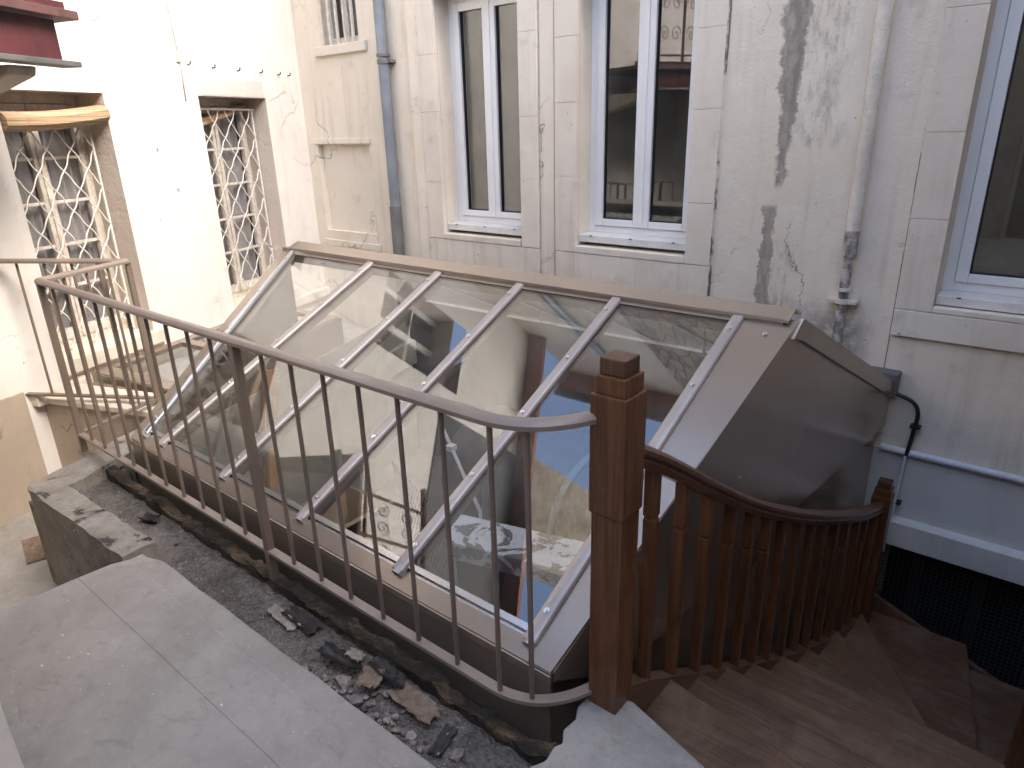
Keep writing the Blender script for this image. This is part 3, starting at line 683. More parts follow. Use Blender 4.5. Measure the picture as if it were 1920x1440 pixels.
# low tan wall below the short railing, ledge and roof deck between skylight and wall
q0, q1 = V((-5.72, 1.36, 0)), V((-4.50, 1.80, 0)); dv = (q1-q0).normalized(); nv = V((-dv.y, dv.x, 0))
lw = thing('low_wall', 'low tan painted wall with a white ledge under the short railing', 'wall', (q0+q1)/2+V((0, 0, -.78)))
MB().obox(q0+V((0, 0, -.79)), q1-q0, nv*.25, V((0, 0, .735))).build('wall', 'tan', lw)
MB().obox(q0-nv*.025+V((0, 0, -.053)), q1-q0, nv*.30, V((0, 0, .045))).build('ledge', 'stone2', lw, None, False, .008)
struct(MB().prism([(-6.7, 4.7, -.6), (-5.75, 1.55, -.6), (-4.5, 1.85, -.6), (-4.75, 3.0, -.6), (-5.2, 4.7, -.6)], (0, 0, .25)).build('roof_deck', 'slab2'))
tag(MB().prism([V((-5.05, .93, -.779)), V((-4.72, .86, -.779)), V((-4.66, 1.06, -.779)), V((-5.0, 1.12, -.779))], (0, 0, .012)).build('drain_cover', 'crust'), 'rusty metal drain cover set in the yard floor', 'drain cover')

# ================================================================== BALCONY
bc = thing('balcony', 'oxblood red steel balcony projecting from the bright wall above the wide window', 'balcony', PL(5, 2.2, .4))
BO = PL(3.46, -.055, 1.08); BA = math.radians(-30); BDIR = V((-math.sin(BA), -math.cos(BA), 0)); BNR = V((-BDIR.y, BDIR.x, 0)); BNR = BNR if BNR.dot(LN) > 0 else -BNR
def PC(u, v, off=0.): return BO+BDIR*u+BNR*off+V((0, 0, v))
EL = 4.6
MB().prism([PC(0, 2.40, 0), PC(EL, 2.40, 0), PL(8.2, 2.345, 0), PL(3.44, 2.345, 0)], (0, 0, .045)).build('deck', 'redsteel2', bc, None, False, .005)
gbox(MB(), PC, .10, EL, 2.19, 2.395, -.10, -.08).build('beam', 'redsteel', bc)
gbox(MB(), PC, .03, EL, 2.158, 2.188, -.14, -.02).build('beam_flange', 'zinc2', bc, None, False, .006)
gbox(MB(), PC, .02, EL, 2.446, 2.49, -.08, -.06).build('toe_angle', 'redsteel', bc)
for s in (3.72, 5.4, 7.2):
    MB().prism([PL(s, 2.10, 0), PL(s, 2.10, 1.0), PL(s, 2.05, .98), PL(s, 1.99, .75), PL(s, 1.90, .4), PL(s, 1.84, 0)], PL(s+.16, 0)-PL(s, 0)).build('corbel', 'stone', bc, None, False, .015)
gbox(MB(), PC, .05, EL, 3.40, 3.43, -.09, -.04).build('top_rail', 'redsteel', bc)
gbox(MB(), PC, .05, EL, 2.55, 2.57, -.08, -.05).build('bottom_rail', 'redsteel', bc)
for k in range(12):
    u = .3+k*.38
    gbox(MB(), PC, u, u+.025, 2.446, 3.40, -.078, -.053).build('post', 'redsteel', bc)
    if k < 11:
        sc = MB(); c = u+.20
        for sg in (-1, 1):
            for zc in (2.80, 3.14):
                sc.tube([PC(c+sg*(.08+.07*(1-t/24)*math.cos(t*.42)), zc+.10*(1-t/26)*math.sin(t*.42), -.065) for t in range(24)], .006, 5, tuple(BNR))
        sc.build('scroll', 'ironblack', bc)

# ================================================================== OPPOSITE BUILDINGS (behind and right of the camera)
rb = thing('rear_building', 'brown plastered house closing the landing on the far side from the skylight', 'building', (-1, -2.5, -2.6))
PR = lambda u, v, off=0.: V((u, -2.4+off, v))
holes = [(-.9, .0, .0, 2.1), (-3.2, -2.3, 1.0, 2.4), (1.0, 1.9, 1.0, 2.4)]
f, r = skin(PR, -7, 5, -2.6, 4.3, holes[:3], .2); f.build('wall', 'opp', rb); [q.build('window_reveal', 'opp', rb) for q in r]
for h in holes:
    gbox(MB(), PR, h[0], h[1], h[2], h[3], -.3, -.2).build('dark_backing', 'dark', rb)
    fr = MB(); gbox(fr, PR, h[0], h[0]+.06, h[2], h[3], -.19, -.14); gbox(fr, PR, h[1]-.06, h[1], h[2], h[3], -.19, -.14); gbox(fr, PR, h[0]+.06, h[1]-.06, h[3]-.06, h[3], -.19, -.14); gbox(fr, PR, (h[0]+h[1])/2-.03, (h[0]+h[1])/2+.03, h[2], h[3]-.06, -.19, -.14); fr.build('window', 'frameold', rb)
sb = thing('side_building', 'plain cream house wall on the far side of the wooden stairs', 'building', (2.7, 1, -2.6))
PS = lambda u, v, off=0.: V((2.6-off, u, v))
hs = [(.0, .9, 1.0, 2.5), (2.6, 3.5, 1.0, 2.5), (.0, .9, 3.9, 5.2), (2.6, 3.5, 3.9, 5.2)]
f, r = skin(PS, -2.4, 4.75, -2.6, 6.25, hs, .2); f.build('wall', 'opp', sb); [q.build('window_reveal', 'opp', sb) for q in r]
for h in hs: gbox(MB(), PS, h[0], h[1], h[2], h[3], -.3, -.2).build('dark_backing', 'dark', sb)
MB().box((2.45, -2.4, 6.25), (7, 4.75, 6.4)).build('roof', 'tiles', sb)
ab = thing('stair_shade_block', 'added plaster wall block keeping skylight off the wooden stairs', 'building', (.9, 3, -2.6))  # unseen block added to shade the stairs
MB().box((.80, 1.25, -2.6), (2.59, 4.745, 4.5)).build('wall', 'opp', ab); MB().box((.72, 1.2, 4.5), (2.595, 4.748, 4.6)).build('roof', 'tiles', ab)
tag(MB().box((-2.85, -.6, -.001), (-1.872, .203, 3.0)).build('wall_pier', 'left', None, None, False, .01), 'pale cream wall corner rising from the landing slab', 'wall')

# ================================================================== MAIN SKYLIGHT
sk = thing('skylight', 'large taupe metal framed glass skylight roof behind the railing', 'skylight', (-2.6, 2.4, -.6))
LO, HI = V((0, 1.434, .12)), V((0, 3.048, .88))
SD = (HI-LO).normalized(); SN = V((0, -SD.z, SD.y)); SLEN = (HI-LO).length
def SP(x, t, h=0.): return V((x, 0, 0))+LO+SD*(t*SLEN)+SN*h
XB = [-3.708, -3.061, -2.409, -1.775, -1.133]
b1 = lambda t: -3.914+(-4.636+3.914)*t            # left, slanted edge
ge = lambda y: -1.012+.0856*(y-1.43)              # gable end in plan
# panes
edges = [(b1, lambda t: XB[0])]+[((lambda t, a=XB[i]: a), (lambda t, a=XB[i+1]: a)) for i in range(4)]
for a, b in edges:
    t0, t1 = .012, .985
    MB().prism([SP(a(t0)+.004, t0, .004), SP(b(t0)-.004, t0, .004), SP(b(t1)-.004, t1, .004), SP(a(t1)+.004, t1, .004)], SN*.008).build('pane', 'glass', sk)
    rail = MB(); rail.obox(SP(a(0), .0, -.05), SP(b(0), .0)-SP(a(0), 0), SD*.05, SN*.052); rail.build('inner_sill', 'alu', sk)
    MB().obox(SP(a(0), .012, .013), SP(b(0), .0)-SP(a(0), 0), SD*.022, SN*.004).build('seal_strip', 'alu', sk)
# glazing bars with lipped ends and screws
prof = [(-.029, .0), (-.029, .010), (-.021, .019), (.021, .019), (.029, .010), (.029, .0)]
scr = None
def bar(f0, f1, mat='barmetal'):
    global scr
    o = smooth_by_angle(MB().sweep(prof, [SP(f0, -.004, .013), SP(f1, .998, .013)], tuple(SN)).build('glazing_bar', mat, sk), 50)
    lip = MB().sweep([(-.03, -.006), (-.02, .014), (0, .024), (.02, .014), (.03, -.006), (0, .006)], [SP(f0, -.010, .011), SP(f0, .006, .014)], tuple(SN)); lip.build('end_lip', 'barmetal', o)
    inn = MB().sweep([(-.016, -.055), (-.016, .0), (.016, .0), (.016, -.055)], [SP(f0, .01, .002), SP(f1, .98, .002)], tuple(SN)); inn.build('rafter', 'bronze', o)
    for k in range(5):
        t = .06+k*.215; x = f0+(f1-f0)*t; c = SP(x, t, .0325)
        if scr is None:
            mb = MB(); mb.tube([c, c+SN*.004], .011, 10, (1, 0, 0)); mb.tube([c+SN*.0041, c+SN*.010], .006, 6, (1, 0, 0)); scr = mb.build('screw', 'steel', o, c)
        else: inst(scr, o, c)
bar(b1(0), b1(1), 'alu')
for x in XB: bar(x, x)
# flashings
fl = MB(); fl.prism([SP(b1(0)-.10, -.034, .0), SP(b1(0)+.03, -.034, 0), SP(b1(1)+.03, 1, 0), SP(b1(1)-.14, 1, 0)], SN*.012); fl.build('left_flashing', 'bronze', sk)
MB().prism([SP(-1.105, -.034, .002), SP(ge(1.40)-.0, -.034, .002), SP(ge(3.048), 1, .002), SP(-1.105, 1, .002)], SN*.012).build('gable_flashing', 'bronze', sk)
MB().prism([SP(b1(0)-.09, -.036, -.004), SP(ge(1.40), -.036, -.004), SP(ge(1.43), .004, -.004), SP(b1(0)-.09, .004, -.004)], SN*.010).build('sill_flashing', 'bronze', sk)
zf = SP(0, -.036).z; yf = SP(0, -.036).y
MB().box((b1(0)-.09, yf-.003, -.30), (ge(1.40)-.002, yf+.012, zf-.004)).build('front_fascia', 'bronze', sk, None, False, .003)
MB().box((b1(0)-.09, yf-.012, zf-.028), (ge(1.40)+.004, yf-.0035, zf+.004)).build('drip_edge', 'bronze', sk, None, False, .003)
# ridge cap
MB().sweep([(-.085, -.040), (-.083, -.028), (0, .010), (.083, -.028), (.085, -.040), (0, .0)], [(-4.66, 3.08, .935), (-.905, 3.08, .925)]).build('ridge_cap', 'bronze', sk)
MB().box((-4.75, 3.0, .80), (-.93, 3.10, .90)).build('ridge_beam', 'bronze', sk)
for x in (-.98,): inst(scr, sk, SP(x, .93, .016))
# back slope down to the wall (glazed the same way)
MB().prism([SP(b1(.97), .962, .013), SP(-1.11, .962, .013), SP(-1.11, 1.0, .013), SP(b1(1.), 1.0, .013)], SN*.004).build('ridge_flashing', 'bronze', sk)
BL = V((0, 4.70, .10)); BD = (BL-V((0, 3.048, .88))); BN = V((0, -BD.z, BD.y)).normalized(); BN = BN if BN.z > 0 else -BN
def BP(x, t, h=0.): return V((x, 3.048, .88))+BD*t+BN*h
xs = [-5.15]+XB
for a, b in zip(xs[:-1], xs[1:]):
    MB().prism([BP(a+.02, .04, .004), BP(b-.02, .04, .004), BP(b-.02, .97, .004), BP(a+.02, .97, .004)], BN*.008).build('pane', 'glass', sk)
for x in xs: MB().sweep(prof, [BP(x, .03, .013), BP(x, .99, .013)], tuple(BN)).build('glazing_bar', 'barmetal', sk)
MB().prism([BP(-1.105, 0, .0), BP(ge(3.05), 0, 0), BP(ge(4.7), 1, 0), BP(-1.105, 1, 0)], BN*.012).build('gable_flashing', 'bronze', sk)
# gable end sheet and the recessed lower panel
G = lambda y, z, off=0.: V((ge(y)+off, y, z))
MB().prism([G(1.395, .055, -.012), G(1.395, zf-.006, -.012), G(3.048, .872, -.012), G(4.70, .095, -.012), G(4.70, -.17, -.012), G(1.75, -.17, -.012)], (.010, 0, 0)).build('gable_sheet', 'bronze', sk)
MB().prism([G(2.96, .83, .0), G(3.048, .905, .0), G(4.69, .13, .0), G(4.69, .03, .0), G(3.06, .80, 0)], (.016, 0, 0)).build('verge_trim', 'bronze', sk, None, False, .002)
MB().prism([G(1.39, zf+.004, 0), G(3.03, .897, 0), G(3.03, .86, 0), G(1.45, .06, 0), G(1.39, .055, 0)], (.004, 0, 0)).build('verge_trim', 'bronze', sk)
MB().prism([G(1.40, -.8, -.07), G(1.40, .1, -.07), G(2.9, .78, -.07), G(3.2, .78, -.07), G(4.72, .05, -.07), G(4.72, -2.2, -.07), G(2.6, -2.2, -.07)], (.02, 0, 0)).build('lower_panel', 'bronze', sk)
for y in (2.2, 3.45): MB().obox(G(y, -.9, -.045), (.008, 0, 0), (0, .03, 0), (0, 0, .75)).build('panel_strip', 'bronze', sk)
for y, z in ((3.3, .55), (3.4, .32), (3.2, .05), (2.6, .30), (2.7, .1), (2.3, .15), (3.9, .15)):
    c = G(y, z, .0); MB().tube([c-V((.003, 0, 0)), c+V((.003, 0, 0))], .005, 8, (0, 0, 1)).build('rivet', 'steel', sk)
MB().box((ge(1.4)-.06, 1.385, -.9), (ge(1.4)-.035, 1.43, .05)).build('corner_post', 'bronze', sk)
# left side sheet
pa, pb_ = SP(b1(0)-.09, -.03), SP(b1(1)-.13, 1)
MB().prism([pa, pb_, V((pb_.x, pb_.y, -.5)), V((pa.x, pa.y, -.5))], (.01, .004, 0)).build('side_sheet', 'bronze', sk)

# small lean-to skylight against the left wall
ss = thing('small_skylight', 'small taupe framed lean-to skylight against the bright wall', 'skylight', PL(2.3, -.4, .4))
def TP(s, t, h=0.): return PL(s, .02-.075*t, .06+.78*t)+V((0, 0, h))
fr = MB()
for a, b, c, d in ((3.16, 3.02, 0, 1), (2.34, 2.24, .1, .9), (1.75, 1.65, .1, .9), (1.10, 1.0, 0, 1)):
    fr = MB(); fr.prism([TP(a, c), TP(b, c), TP(b, d), TP(a, d)], (0, 0, .04)); fr.build('frame_bar', 'bronze', ss, None, False, .004)
for c, d in ((0, .10), (.90, 1.0)):
    fr = MB(); fr.prism([TP(3.018, c), TP(1.102, c), TP(1.102, d), TP(3.018, d)], (0, 0, .038)); fr.build('frame_rail', 'bronze', ss, None, False, .004)
for a, b in ((3.018, 2.342), (2.238, 1.752), (1.648, 1.102)):
    MB().prism([TP(a, .1, .014), TP(b, .1, .014), TP(b, .9, .014), TP(a, .9, .014)], (0, 0, .006)).build('pane', 'glass', ss)
MB().prism([TP(3.17, 0, -.10), TP(3.17, 0, .03), TP(3.17, 1, .03), TP(3.17, 1, -.16)], (TP(3.15, 0)-TP(3.17, 0))).build('end_fascia', 'bronze', ss)
MB().prism([TP(3.15, 1.01, -.40), TP(3.15, 1.01, .03), TP(1.0, 1.01, .03), TP(1.0, 1.01, -.40)], LN*.02).build('front_fascia', 'bronze', ss)
MB().prism([TP(3.14, 0, -.13), TP(1.0, 0, -.13), TP(1.0, 1, -.13), TP(3.14, 1, -.13)], (0, 0, .01)).build('lining', 'room', ss)
# angled bronze apron in front of its near end
MB().prism([TP(3.17, .0, -.05), TP(3.17, 1.08, -.02), TP(3.30, 1.1, -.20), TP(3.30, .1, -.20)], (0, 0, .012)).build('apron_sheet', 'bronze', ss)

# ================================================================== ROOM UNDER THE SKYLIGHT
rm = thing('basement_room', 'plastered room seen through the skylight glass, its dimness painted into the walls', 'room', (-3, 3, -1.65))
MB().box((-5.3, 1.40, -1.75), (-1.08, 4.72, -1.65)).build('floor', 'floorin', rm)
MB().box((-5.35, YB-.03, -1.65), (-1.1, YB-.012, .08)).build('wall', 'roomshade', rm)
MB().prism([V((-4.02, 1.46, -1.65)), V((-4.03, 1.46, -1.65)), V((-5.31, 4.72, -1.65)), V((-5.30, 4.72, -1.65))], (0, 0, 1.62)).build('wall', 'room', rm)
MB().box((-4.03, 1.42, -1.65), (-1.1, 1.46, -.25)).build('wall', 'roomshade', rm)
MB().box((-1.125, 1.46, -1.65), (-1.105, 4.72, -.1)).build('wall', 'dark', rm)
def leanbox(nm, a, b, wx, wy, mat): MB().sweep([(-wx, -wy), (wx, -wy), (wx, wy), (-wx, wy)], [a, b], (1, 0, 0)).build(nm, mat, rm, None, False, .004)
tb = thing('timber_prop', 'leaning raw timber board seen through the skylight panes', 'timber', (-4.3, 2.3, -1.65))
MB().sweep([(-.05, -.02), (.05, -.02), (.05, .02), (-.05, .02)], [(-4.25, 2.15, -1.65), (-4.35, 2.50, .12)], (1, 0, 0)).build('board', 'timber', tb, None, False, .004)
MB().sweep([(-.03, -.02), (.03, -.02), (.03, .02), (-.03, .02)], [(-4.05, 2.05, -1.65), (-4.30, 2.45, -.05)], (1, 0, 0)).build('brace', 'timber', tb, None, False, .004)
cbx = thing('cardboard_box', 'open cardboard box on the room floor under the skylight', 'box', (-4.1, 2.75, -1.65))
bx = MB(); x0, x1, y0, y1, zb, zt = -4.33, -3.8, 2.45, 3.0, -1.65, -1.02
bx.box((x0, y0, zb), (x1, y0+.01, zt)); bx.box((x0, y1-.01, zb), (x1, y1, zt)); bx.box((x0, y0+.01, zb), (x0+.01, y1-.01, zt)); bx.box((x1-.01, y0+.01, zb), (x1, y1-.01, zt)); bx.box((x0+.01, y0+.01, zb), (x1-.01, y1-.01, zb+.01)); bx.build('carton', 'card', cbx)
MB().prism([(x1, y0, zt), (x1, y1, zt), (x1+.18, y1, zt+.10), (x1+.18, y0, zt+.10)], (0, 0, .006)).build('flap', 'card', cbx); MB().prism([(x0, y0, zt), (x1, y0, zt), (x1, y0-.2, zt-.06), (x0, y0-.2, zt-.06)], (0, 0, .006)).build('flap', 'card', cbx)
dc = thing('vent_duct', 'big grey ventilation duct with pale bands inside the skylight room', 'duct', (-2.6, 3.75, -1.65))
smooth_by_angle(MB().tube([(-3.6, 4.0, -1.02), (-1.2, 3.65, -.98)], .52, 40).build('duct', 'duct', dc))
for x in (-3.05, -2.35, -1.75):
    t = (x+3.6)/2.4; c = V((x, 4.0-.35*t, -1.02+.04*t)); d = V((2.4, -.35, .04)).normalized()
    smooth_by_angle(MB().tube([c-d*.03, c+d*.03], .536, 40).build('band', 'ductring', dc))
MB().box((-3.4, 3.6, -1.65), (-3.3, 4.3, -1.45)).build('saddle', 'duct', dc); MB().box((-1.6, 3.3, -1.65), (-1.5, 4.0, -1.42)).build('saddle', 'duct', dc)
ld = thing('masonry_ledge', 'masonry ledge with peeling white paint under the lowest glass pane', 'ledge', (-2, 2.5, -1.65))
q = [V((-2.56, 2.48, -.40)), V((-1.10, 2.86, -.40)), V((-1.10, 2.56, -.40)), V((-2.36, 2.24, -.40))]
MB().prism([p-V((0, 0, .11)) for p in q], (0, 0, .11)).build('top', 'peel', ld, None, False, .008)
MB().prism([V((-2.50, 2.46, -1.65)), V((-1.10, 2.82, -1.65)), V((-1.10, 2.6, -1.65)), V((-2.33, 2.28, -1.65))], (0, 0, 1.135)).build('base', 'black', ld)
wm = MB()
for k in range(20):
    a = V((-4.3, 3.5, -1.0))+V((k*.05, -.02*k, 0)); wm.tube([a, a+V((.35, -.14, -.62))], .003, 4); wm.tube([a+V((.35, -.14, 0)), a+V((0, 0, -.62))], .003, 4)
o = wm.build('wire_mesh', 'zinc2'); tag(o, 'loose wire mesh panel standing in the room under the glass', 'mesh', None, 'stuff')
fp = thing('conduit', 'thin white conduit with clips crossing the room under the glass', 'conduit', (-3.1, 3.2, -1.65))
MB().tube([(-3.5, 3.35, -.38), (-2.85, 3.05, -.78), (-2.85, 3.05, -1.65)], .014, 8).build('tube', 'pipewhite', fp, None, True)
for t in (.3, .8): c = V((-3.5, 3.35, -.38)).lerp(V((-2.85, 3.05, -.78)), t); MB().box(c-V((.03, .03, .022)), c+V((.03, .03, .022))).build('clip', 'pvc', fp, None, False, .004)

# ================================================================== IRON RAILING
ra = thing('railing', 'brown painted iron railing along the gutter in front of the skylight', 'railing', (-2.8, 1.27, -.1))
YR, Z0, Z1 = 1.269, .04, .985; X0, DX = -4.484, .18597
railprof = [(-.023, -.014), (-.024, .000), (-.014, .012), (0, .015), (.014, .012), (.024, .0), (.023, -.014)]
barprof = [(-.018, -.007), (-.018, .007), (.018, .007), (.018, -.007)]
K1 = V((X0, YR, 0)); K2 = V((-4.69, 1.835, 0)); K3 = V((-5.56, 1.32, 0))
curve = [(-1.20, YR), (-1.12, YR+.004), (-1.05, YR+.025), (-1.0, YR+.058), (-.955, YR+.11), (-.925, YR+.165), (-.905, YR+.215)]
def lvl(z): return spline([(X0, YR, z)], 1)+[V((X0+(-1.25-X0)*k/20, YR, z)) for k in range(1, 21)]+spline([(x, y, z) for x, y in curve], 5)
smooth_by_angle(MB().sweep(railprof, lvl(Z1)).build('top_rail', 'railtop', ra), 40)
smooth_by_angle(MB().sweep(barprof, lvl(Z0)).build('bottom_rail', 'railtop', ra), 40)
for a, b in ((K1, K2), (K2, K3)):
    smooth_by_angle(MB().sweep(railprof, [a+V((0, 0, Z1+.001)), b+V((0, 0, Z1+.001))]).build('top_rail', 'railtop', ra), 40)
    MB().sweep(barprof, [a+V((0, 0, Z0+.001)), b+V((0, 0, Z0+.001))]).build('bottom_rail', 'rail', ra)
def post(p, zb, r_=.017):
    MB().box((p.x-r_, p.y-r_, zb), (p.x+r_, p.y+r_, Z1-.009)).build('post', 'rail', ra, None, False, .003)
post(K1, -.085); MB().box((K1.x-.03, K1.y-.03, -.092), (K1.x+.22, K1.y+.03, -.078)).build('foot_plate', 'rail', ra, None, False, .003); post(V((X0+11*DX, YR, 0)), -.12); post(K2, -.25, .016)
post(K2+(K3-K2)*.2, -.02, .014)
bal = smooth_by_angle(MB().tube([(0, 0, Z0+.006), (0, 0, Z1-.009)], .0085, 10, (0, 1, 0)).build('baluster', 'rail', ra, (0, 0, Z0)), 50)
ORG.pop(bal.name); bal.location = V((X0+DX, YR, Z0))-ORG[ra.name]; ORG[bal.name] = V((X0+DX, YR, Z0))
for k in range(2, 19):
    if k != 11: inst(bal, ra, (X0+k*DX, YR, Z0))
inst(bal, ra, (-1.035, YR+.035, Z0))
for k in range(1, 4): p = K1.lerp(K2, k/4); inst(bal, ra, (p.x, p.y, Z0))
for k in (.4, .6, .8): p = K2.lerp(K3, k); inst(bal, ra, (p.x, p.y, Z0))

# ================================================================== WOODEN STAIRS
st = thing('staircase', 'dark varnished wooden winding stairs with square balusters going down', 'staircase', (-.5, 2.6, -2.6))
PY = [1.44, 2.0, 2.5, 3.0, 3.5, 4.0, 4.4]; PX = [-.852, -.847, -.83, -.765, -.705, -.66, -.63]
FY = [1.49, 1.681, 1.895, 2.108, 2.325, 2.532, 2.693, 2.85, 3.022, 3.194, 3.357, 3.535, 3.721, 3.919, 4.078, 4.288, 4.42]
FZ = [.06, -.044, -.19, -.333, -.474, -.605, -.693, -.777, -.868, -.951, -1.026, -1.102, -1.185, -1.267, -1.321, -1.392, -1.43]
def newel(x, y, z0, z1, r_, lab=None):
    mb = MB(); zz = z1-z0
    mb.box((x-r_, y-r_, z0), (x+r_, y+r_, z1-.46)); nw = mb.build('newel_post', 'oak', st, None, False, .004)
    if lab: nw['label'] = lab
    h = z1-.46; R = r_+.006
    MB().prism([(x-R, y-R, h), (x+R, y-R, h), (x+R, y+R, h), (x-R, y+R, h)], (0, 0, .36)).build('shaft', 'oak', nw, None, False, .005)
    MB().box((x-R+.008, y-R+.008, h+.36), (x+R-.008, y+R-.008, h+.412)).build('tier', 'oak', nw, None, False, .004)
    MB().box((x-R+.017, y-R+.017, h+.412), (x+R-.017, y+R-.017, z1)).build('cap', 'oakdark', nw, None, False, .005)
    return nw
nw1 = newel(-.866, 1.490, -.30, 1.155, .050)
MB().box((-.832, 1.4395, .12), (-.8275, 1.4425, .68)).build('groove', 'oakdark', nw1)
newel(-.630, 4.415, -2.6, -.42, .050)
newel(.262, 2.965, -2.6, .35, .052)
# handrail
hp = [V((interp(y, PY, PX), y, interp(y, FY, FZ)+.828)) for y in [1.54+.1*k for k in range(28)]]+[V((-.635, 4.37, interp(4.37, FY, FZ)+.83))]
for _ in range(3): hp = [hp[0]]+[(hp[i-1]+hp[i]*2+hp[i+1])/4 for i in range(1, len(hp)-1)]+[hp[-1]]
hprof = [(-.030, -.034), (-.034, -.012), (-.024, -.004), (-.034, .006), (-.034, .018), (-.022, .030), (0, .034), (.022, .030), (.034, .018), (.034, .006), (.024, -.004), (.034, -.012), (.030, -.034)]
smooth_by_angle(MB().sweep(hprof, hp).build('handrail', 'oakrail', st), 35)
# outer string
sp_ = [V((interp(y, PY, PX), y, interp(y, FY, FZ))) for y in [1.53+.07*k for k in range(41)]+[4.38]]
smooth_by_angle(MB().sweep([(-.026, -.30), (-.026, .0), (.026, 0), (.026, -.30)], [p-V((0, 0, .0)) for p in sp_]).build('string', 'string', st), 35)
# balusters: upper block, notch, tapering shaft
bm_ = MB()
def ring(z, r_): return [V((sx*r_, sy*r_, z)) for sx, sy in ((-1, -1), (1, -1), (1, 1), (-1, 1))]
zs = [(0, .0185), (.10, .0185), (.638, .0190), (.645, .0165), (.649, .0165), (.656, .0195), (.82, .0195)]
rings = [ring(z, r_) for z, r_ in zs]; bm_.v = [p for q in rings for p in q]
bm_.f = [[3, 2, 1, 0], [len(bm_.v)-4+i for i in range(4)]]+[[i*4+j, i*4+(j+1) % 4, (i+1)*4+(j+1) % 4, (i+1)*4+j] for i in range(len(zs)-1) for j in range(4)]
b0 = None
for y, z in list(zip(FY, FZ))[1:-1]:
    c = V((interp(y, PY, PX), y, z-.02))
    if b0 is None:
        bm_.v = [p+c for p in bm_.v]; b0 = bm_.build('stair_baluster', 'oak', st, c, False, .002)
    else:
        o = inst(b0, st, c); o.rotation_euler.z = rnd.uniform(-.05, .05)
# treads and risers
NL = [((-.83, 1.52), (.31, 1.20)), ((-.83, 1.830), (.31, 1.66)), ((-.83, 2.10), (.31, 2.05)), ((-.82, 2.375), (.31, 2.35)), ((-.80, 2.655), (.31, 2.65)), ((-.75, 2.985), (.22, 2.915)),
      ((-.71, 3.33), (.21, 2.97)), ((-.67, 3.80), (.21, 3.0)), ((-.63, 4.30), (.225, 3.02)), ((-.05, 4.62), (.25, 3.02)), ((.50, 4.62), (.28, 3.02)), ((1.2, 4.5), (.31, 2.99))]
for k in range(1, len(NL)):
    a, b = NL[k-1], NL[k]; z = -.17*k
    def push(p, q, d):
        e = V((q[0]-p[0], q[1]-p[1], 0)).normalized(); n = V((-e.y, e.x, 0)); return V((p[0], p[1], 0))+n*d, V((q[0], q[1], 0))+n*d
    p0, p1 = push(*a, -.02); q0, q1 = push(*b, .022)
    poly = [p0, p1, q1]+([V((-.62, 4.62, 0))] if k == 9 else [])+[q0]
    if k == 9: poly = [p0, p1, q1, q0, V((-.62, 4.62, 0))]
    MB().prism([p+V((0, 0, z-.034)) for p in poly], (0, 0, .034)).build('tread', 'tread', st, None, False, .009)
    r0, r1 = push(*a, -.004); s0_, s1_ = push(*a, -.024)
    MB().prism([r0+V((0, 0, z)), r1+V((0, 0, z)), s1_+V((0, 0, z)), s0_+V((0, 0, z))], (0, 0, .135 if k > 1 else .165)).build('riser', 'tread', st)
# wall string along the mesh opening
MB().prism([(-.62, 4.625, -1.40), (.2, 4.625, -1.74), (1.3, 4.625, -2.3), (1.3, 4.625, -2.6), (-.62, 4.625, -1.95)], (0, .035, 0)).build('wall_string', 'string', st, None, False, .004)
MB().prism([(.315, 1.2, .0), (.315, 2.95, -1.05), (.315, 2.95, -1.5), (.315, 1.2, -.5)], (.03, 0, 0)).build('inner_string', 'string', st)

# ================================================================== RUBBLE, FELT AND LITTER IN THE GUTTER
def gz(x, y):
    return -.14+.014*mnoise.noise(V((x*4, y*6, 0)))+.008*mnoise.noise(V((x*17, y*17, 3)))+.005*mnoise.noise(V((x*45, y*45, 7)))-.05*max(0, (y-1.24)/.1)
protos = []
def chunk_mesh(seed, mat):
    bm = bmesh.new(); bmesh.ops.create_icosphere(bm, subdivisions=1, radius=1); rr = random.Random(seed)
    for v in bm.verts: v.co *= rr.uniform(.62, 1.15)
    for v in bm.verts: v.co.z *= .62; v.co.z = max(v.co.z, -.4)
    me = bpy.data.meshes.new('chunk'); bm.to_mesh(me); bm.free(); me.materials.append(M[mat]); return me
protos = [chunk_mesh(k, ('chip', 'chip', 'chip2', 'felt')[k % 4]) for k in range(16)]
names = {'chip': ('rubble_stone', 'grey brown rubble lump lying in the gutter'), 'chip2': ('rubble_stone', 'pale buff rubble lump lying in the gutter'), 'felt': ('felt_lump', 'black tarry lump lying in the gutter')}
def put_chunk(x, y, s, k, ez=0):
    me = protos[k % 16]; key = ('chip', 'chip', 'chip2', 'felt')[k % 4]; s *= .7 if key == 'felt' else .9
    o = bpy.data.objects.new(names[key][0], me); COL.objects.link(o); o.scale = (s, s*rnd.uniform(.7, 1.1), s*rnd.uniform(.7, 1))
    o.rotation_euler = (0, 0, rnd.uniform(0, 6.3)); o.location = (x, y, gz(x, y)+.33*o.scale.z+ez)
    tag(o, names[key][1], 'stone' if key != 'felt' else 'felt', 'rubble '+key+' in the gutter')
for k in range(120):
    x = rnd.gauss(-1.62, .22); y = rnd.gauss(1.04, .055)
    if -2.1 < x < -1.0 and .985 < y < 1.2: put_chunk(x, y, rnd.uniform(.007, .020), rnd.randrange(16), rnd.uniform(0, .008))
for x, y, s, k in ((-1.36, 1.075, .032, 2), (-1.52, 1.03, .034, 0), (-1.62, 1.06, .038, 4), (-1.73, 1.09, .045, 6), (-1.49, 1.0, .03, 3), (-1.58, .995, .028, 7), (-1.20, 1.12, .03, 5), (-1.14, 1.06, .026, 10), (-2.9, 1.06, .02, 1), (-3.1, 1.15, .024, 7), (-2.55, 1.02, .02, 5), (-1.28, 1.02, .022, 11)): put_chunk(x, y, s, k)
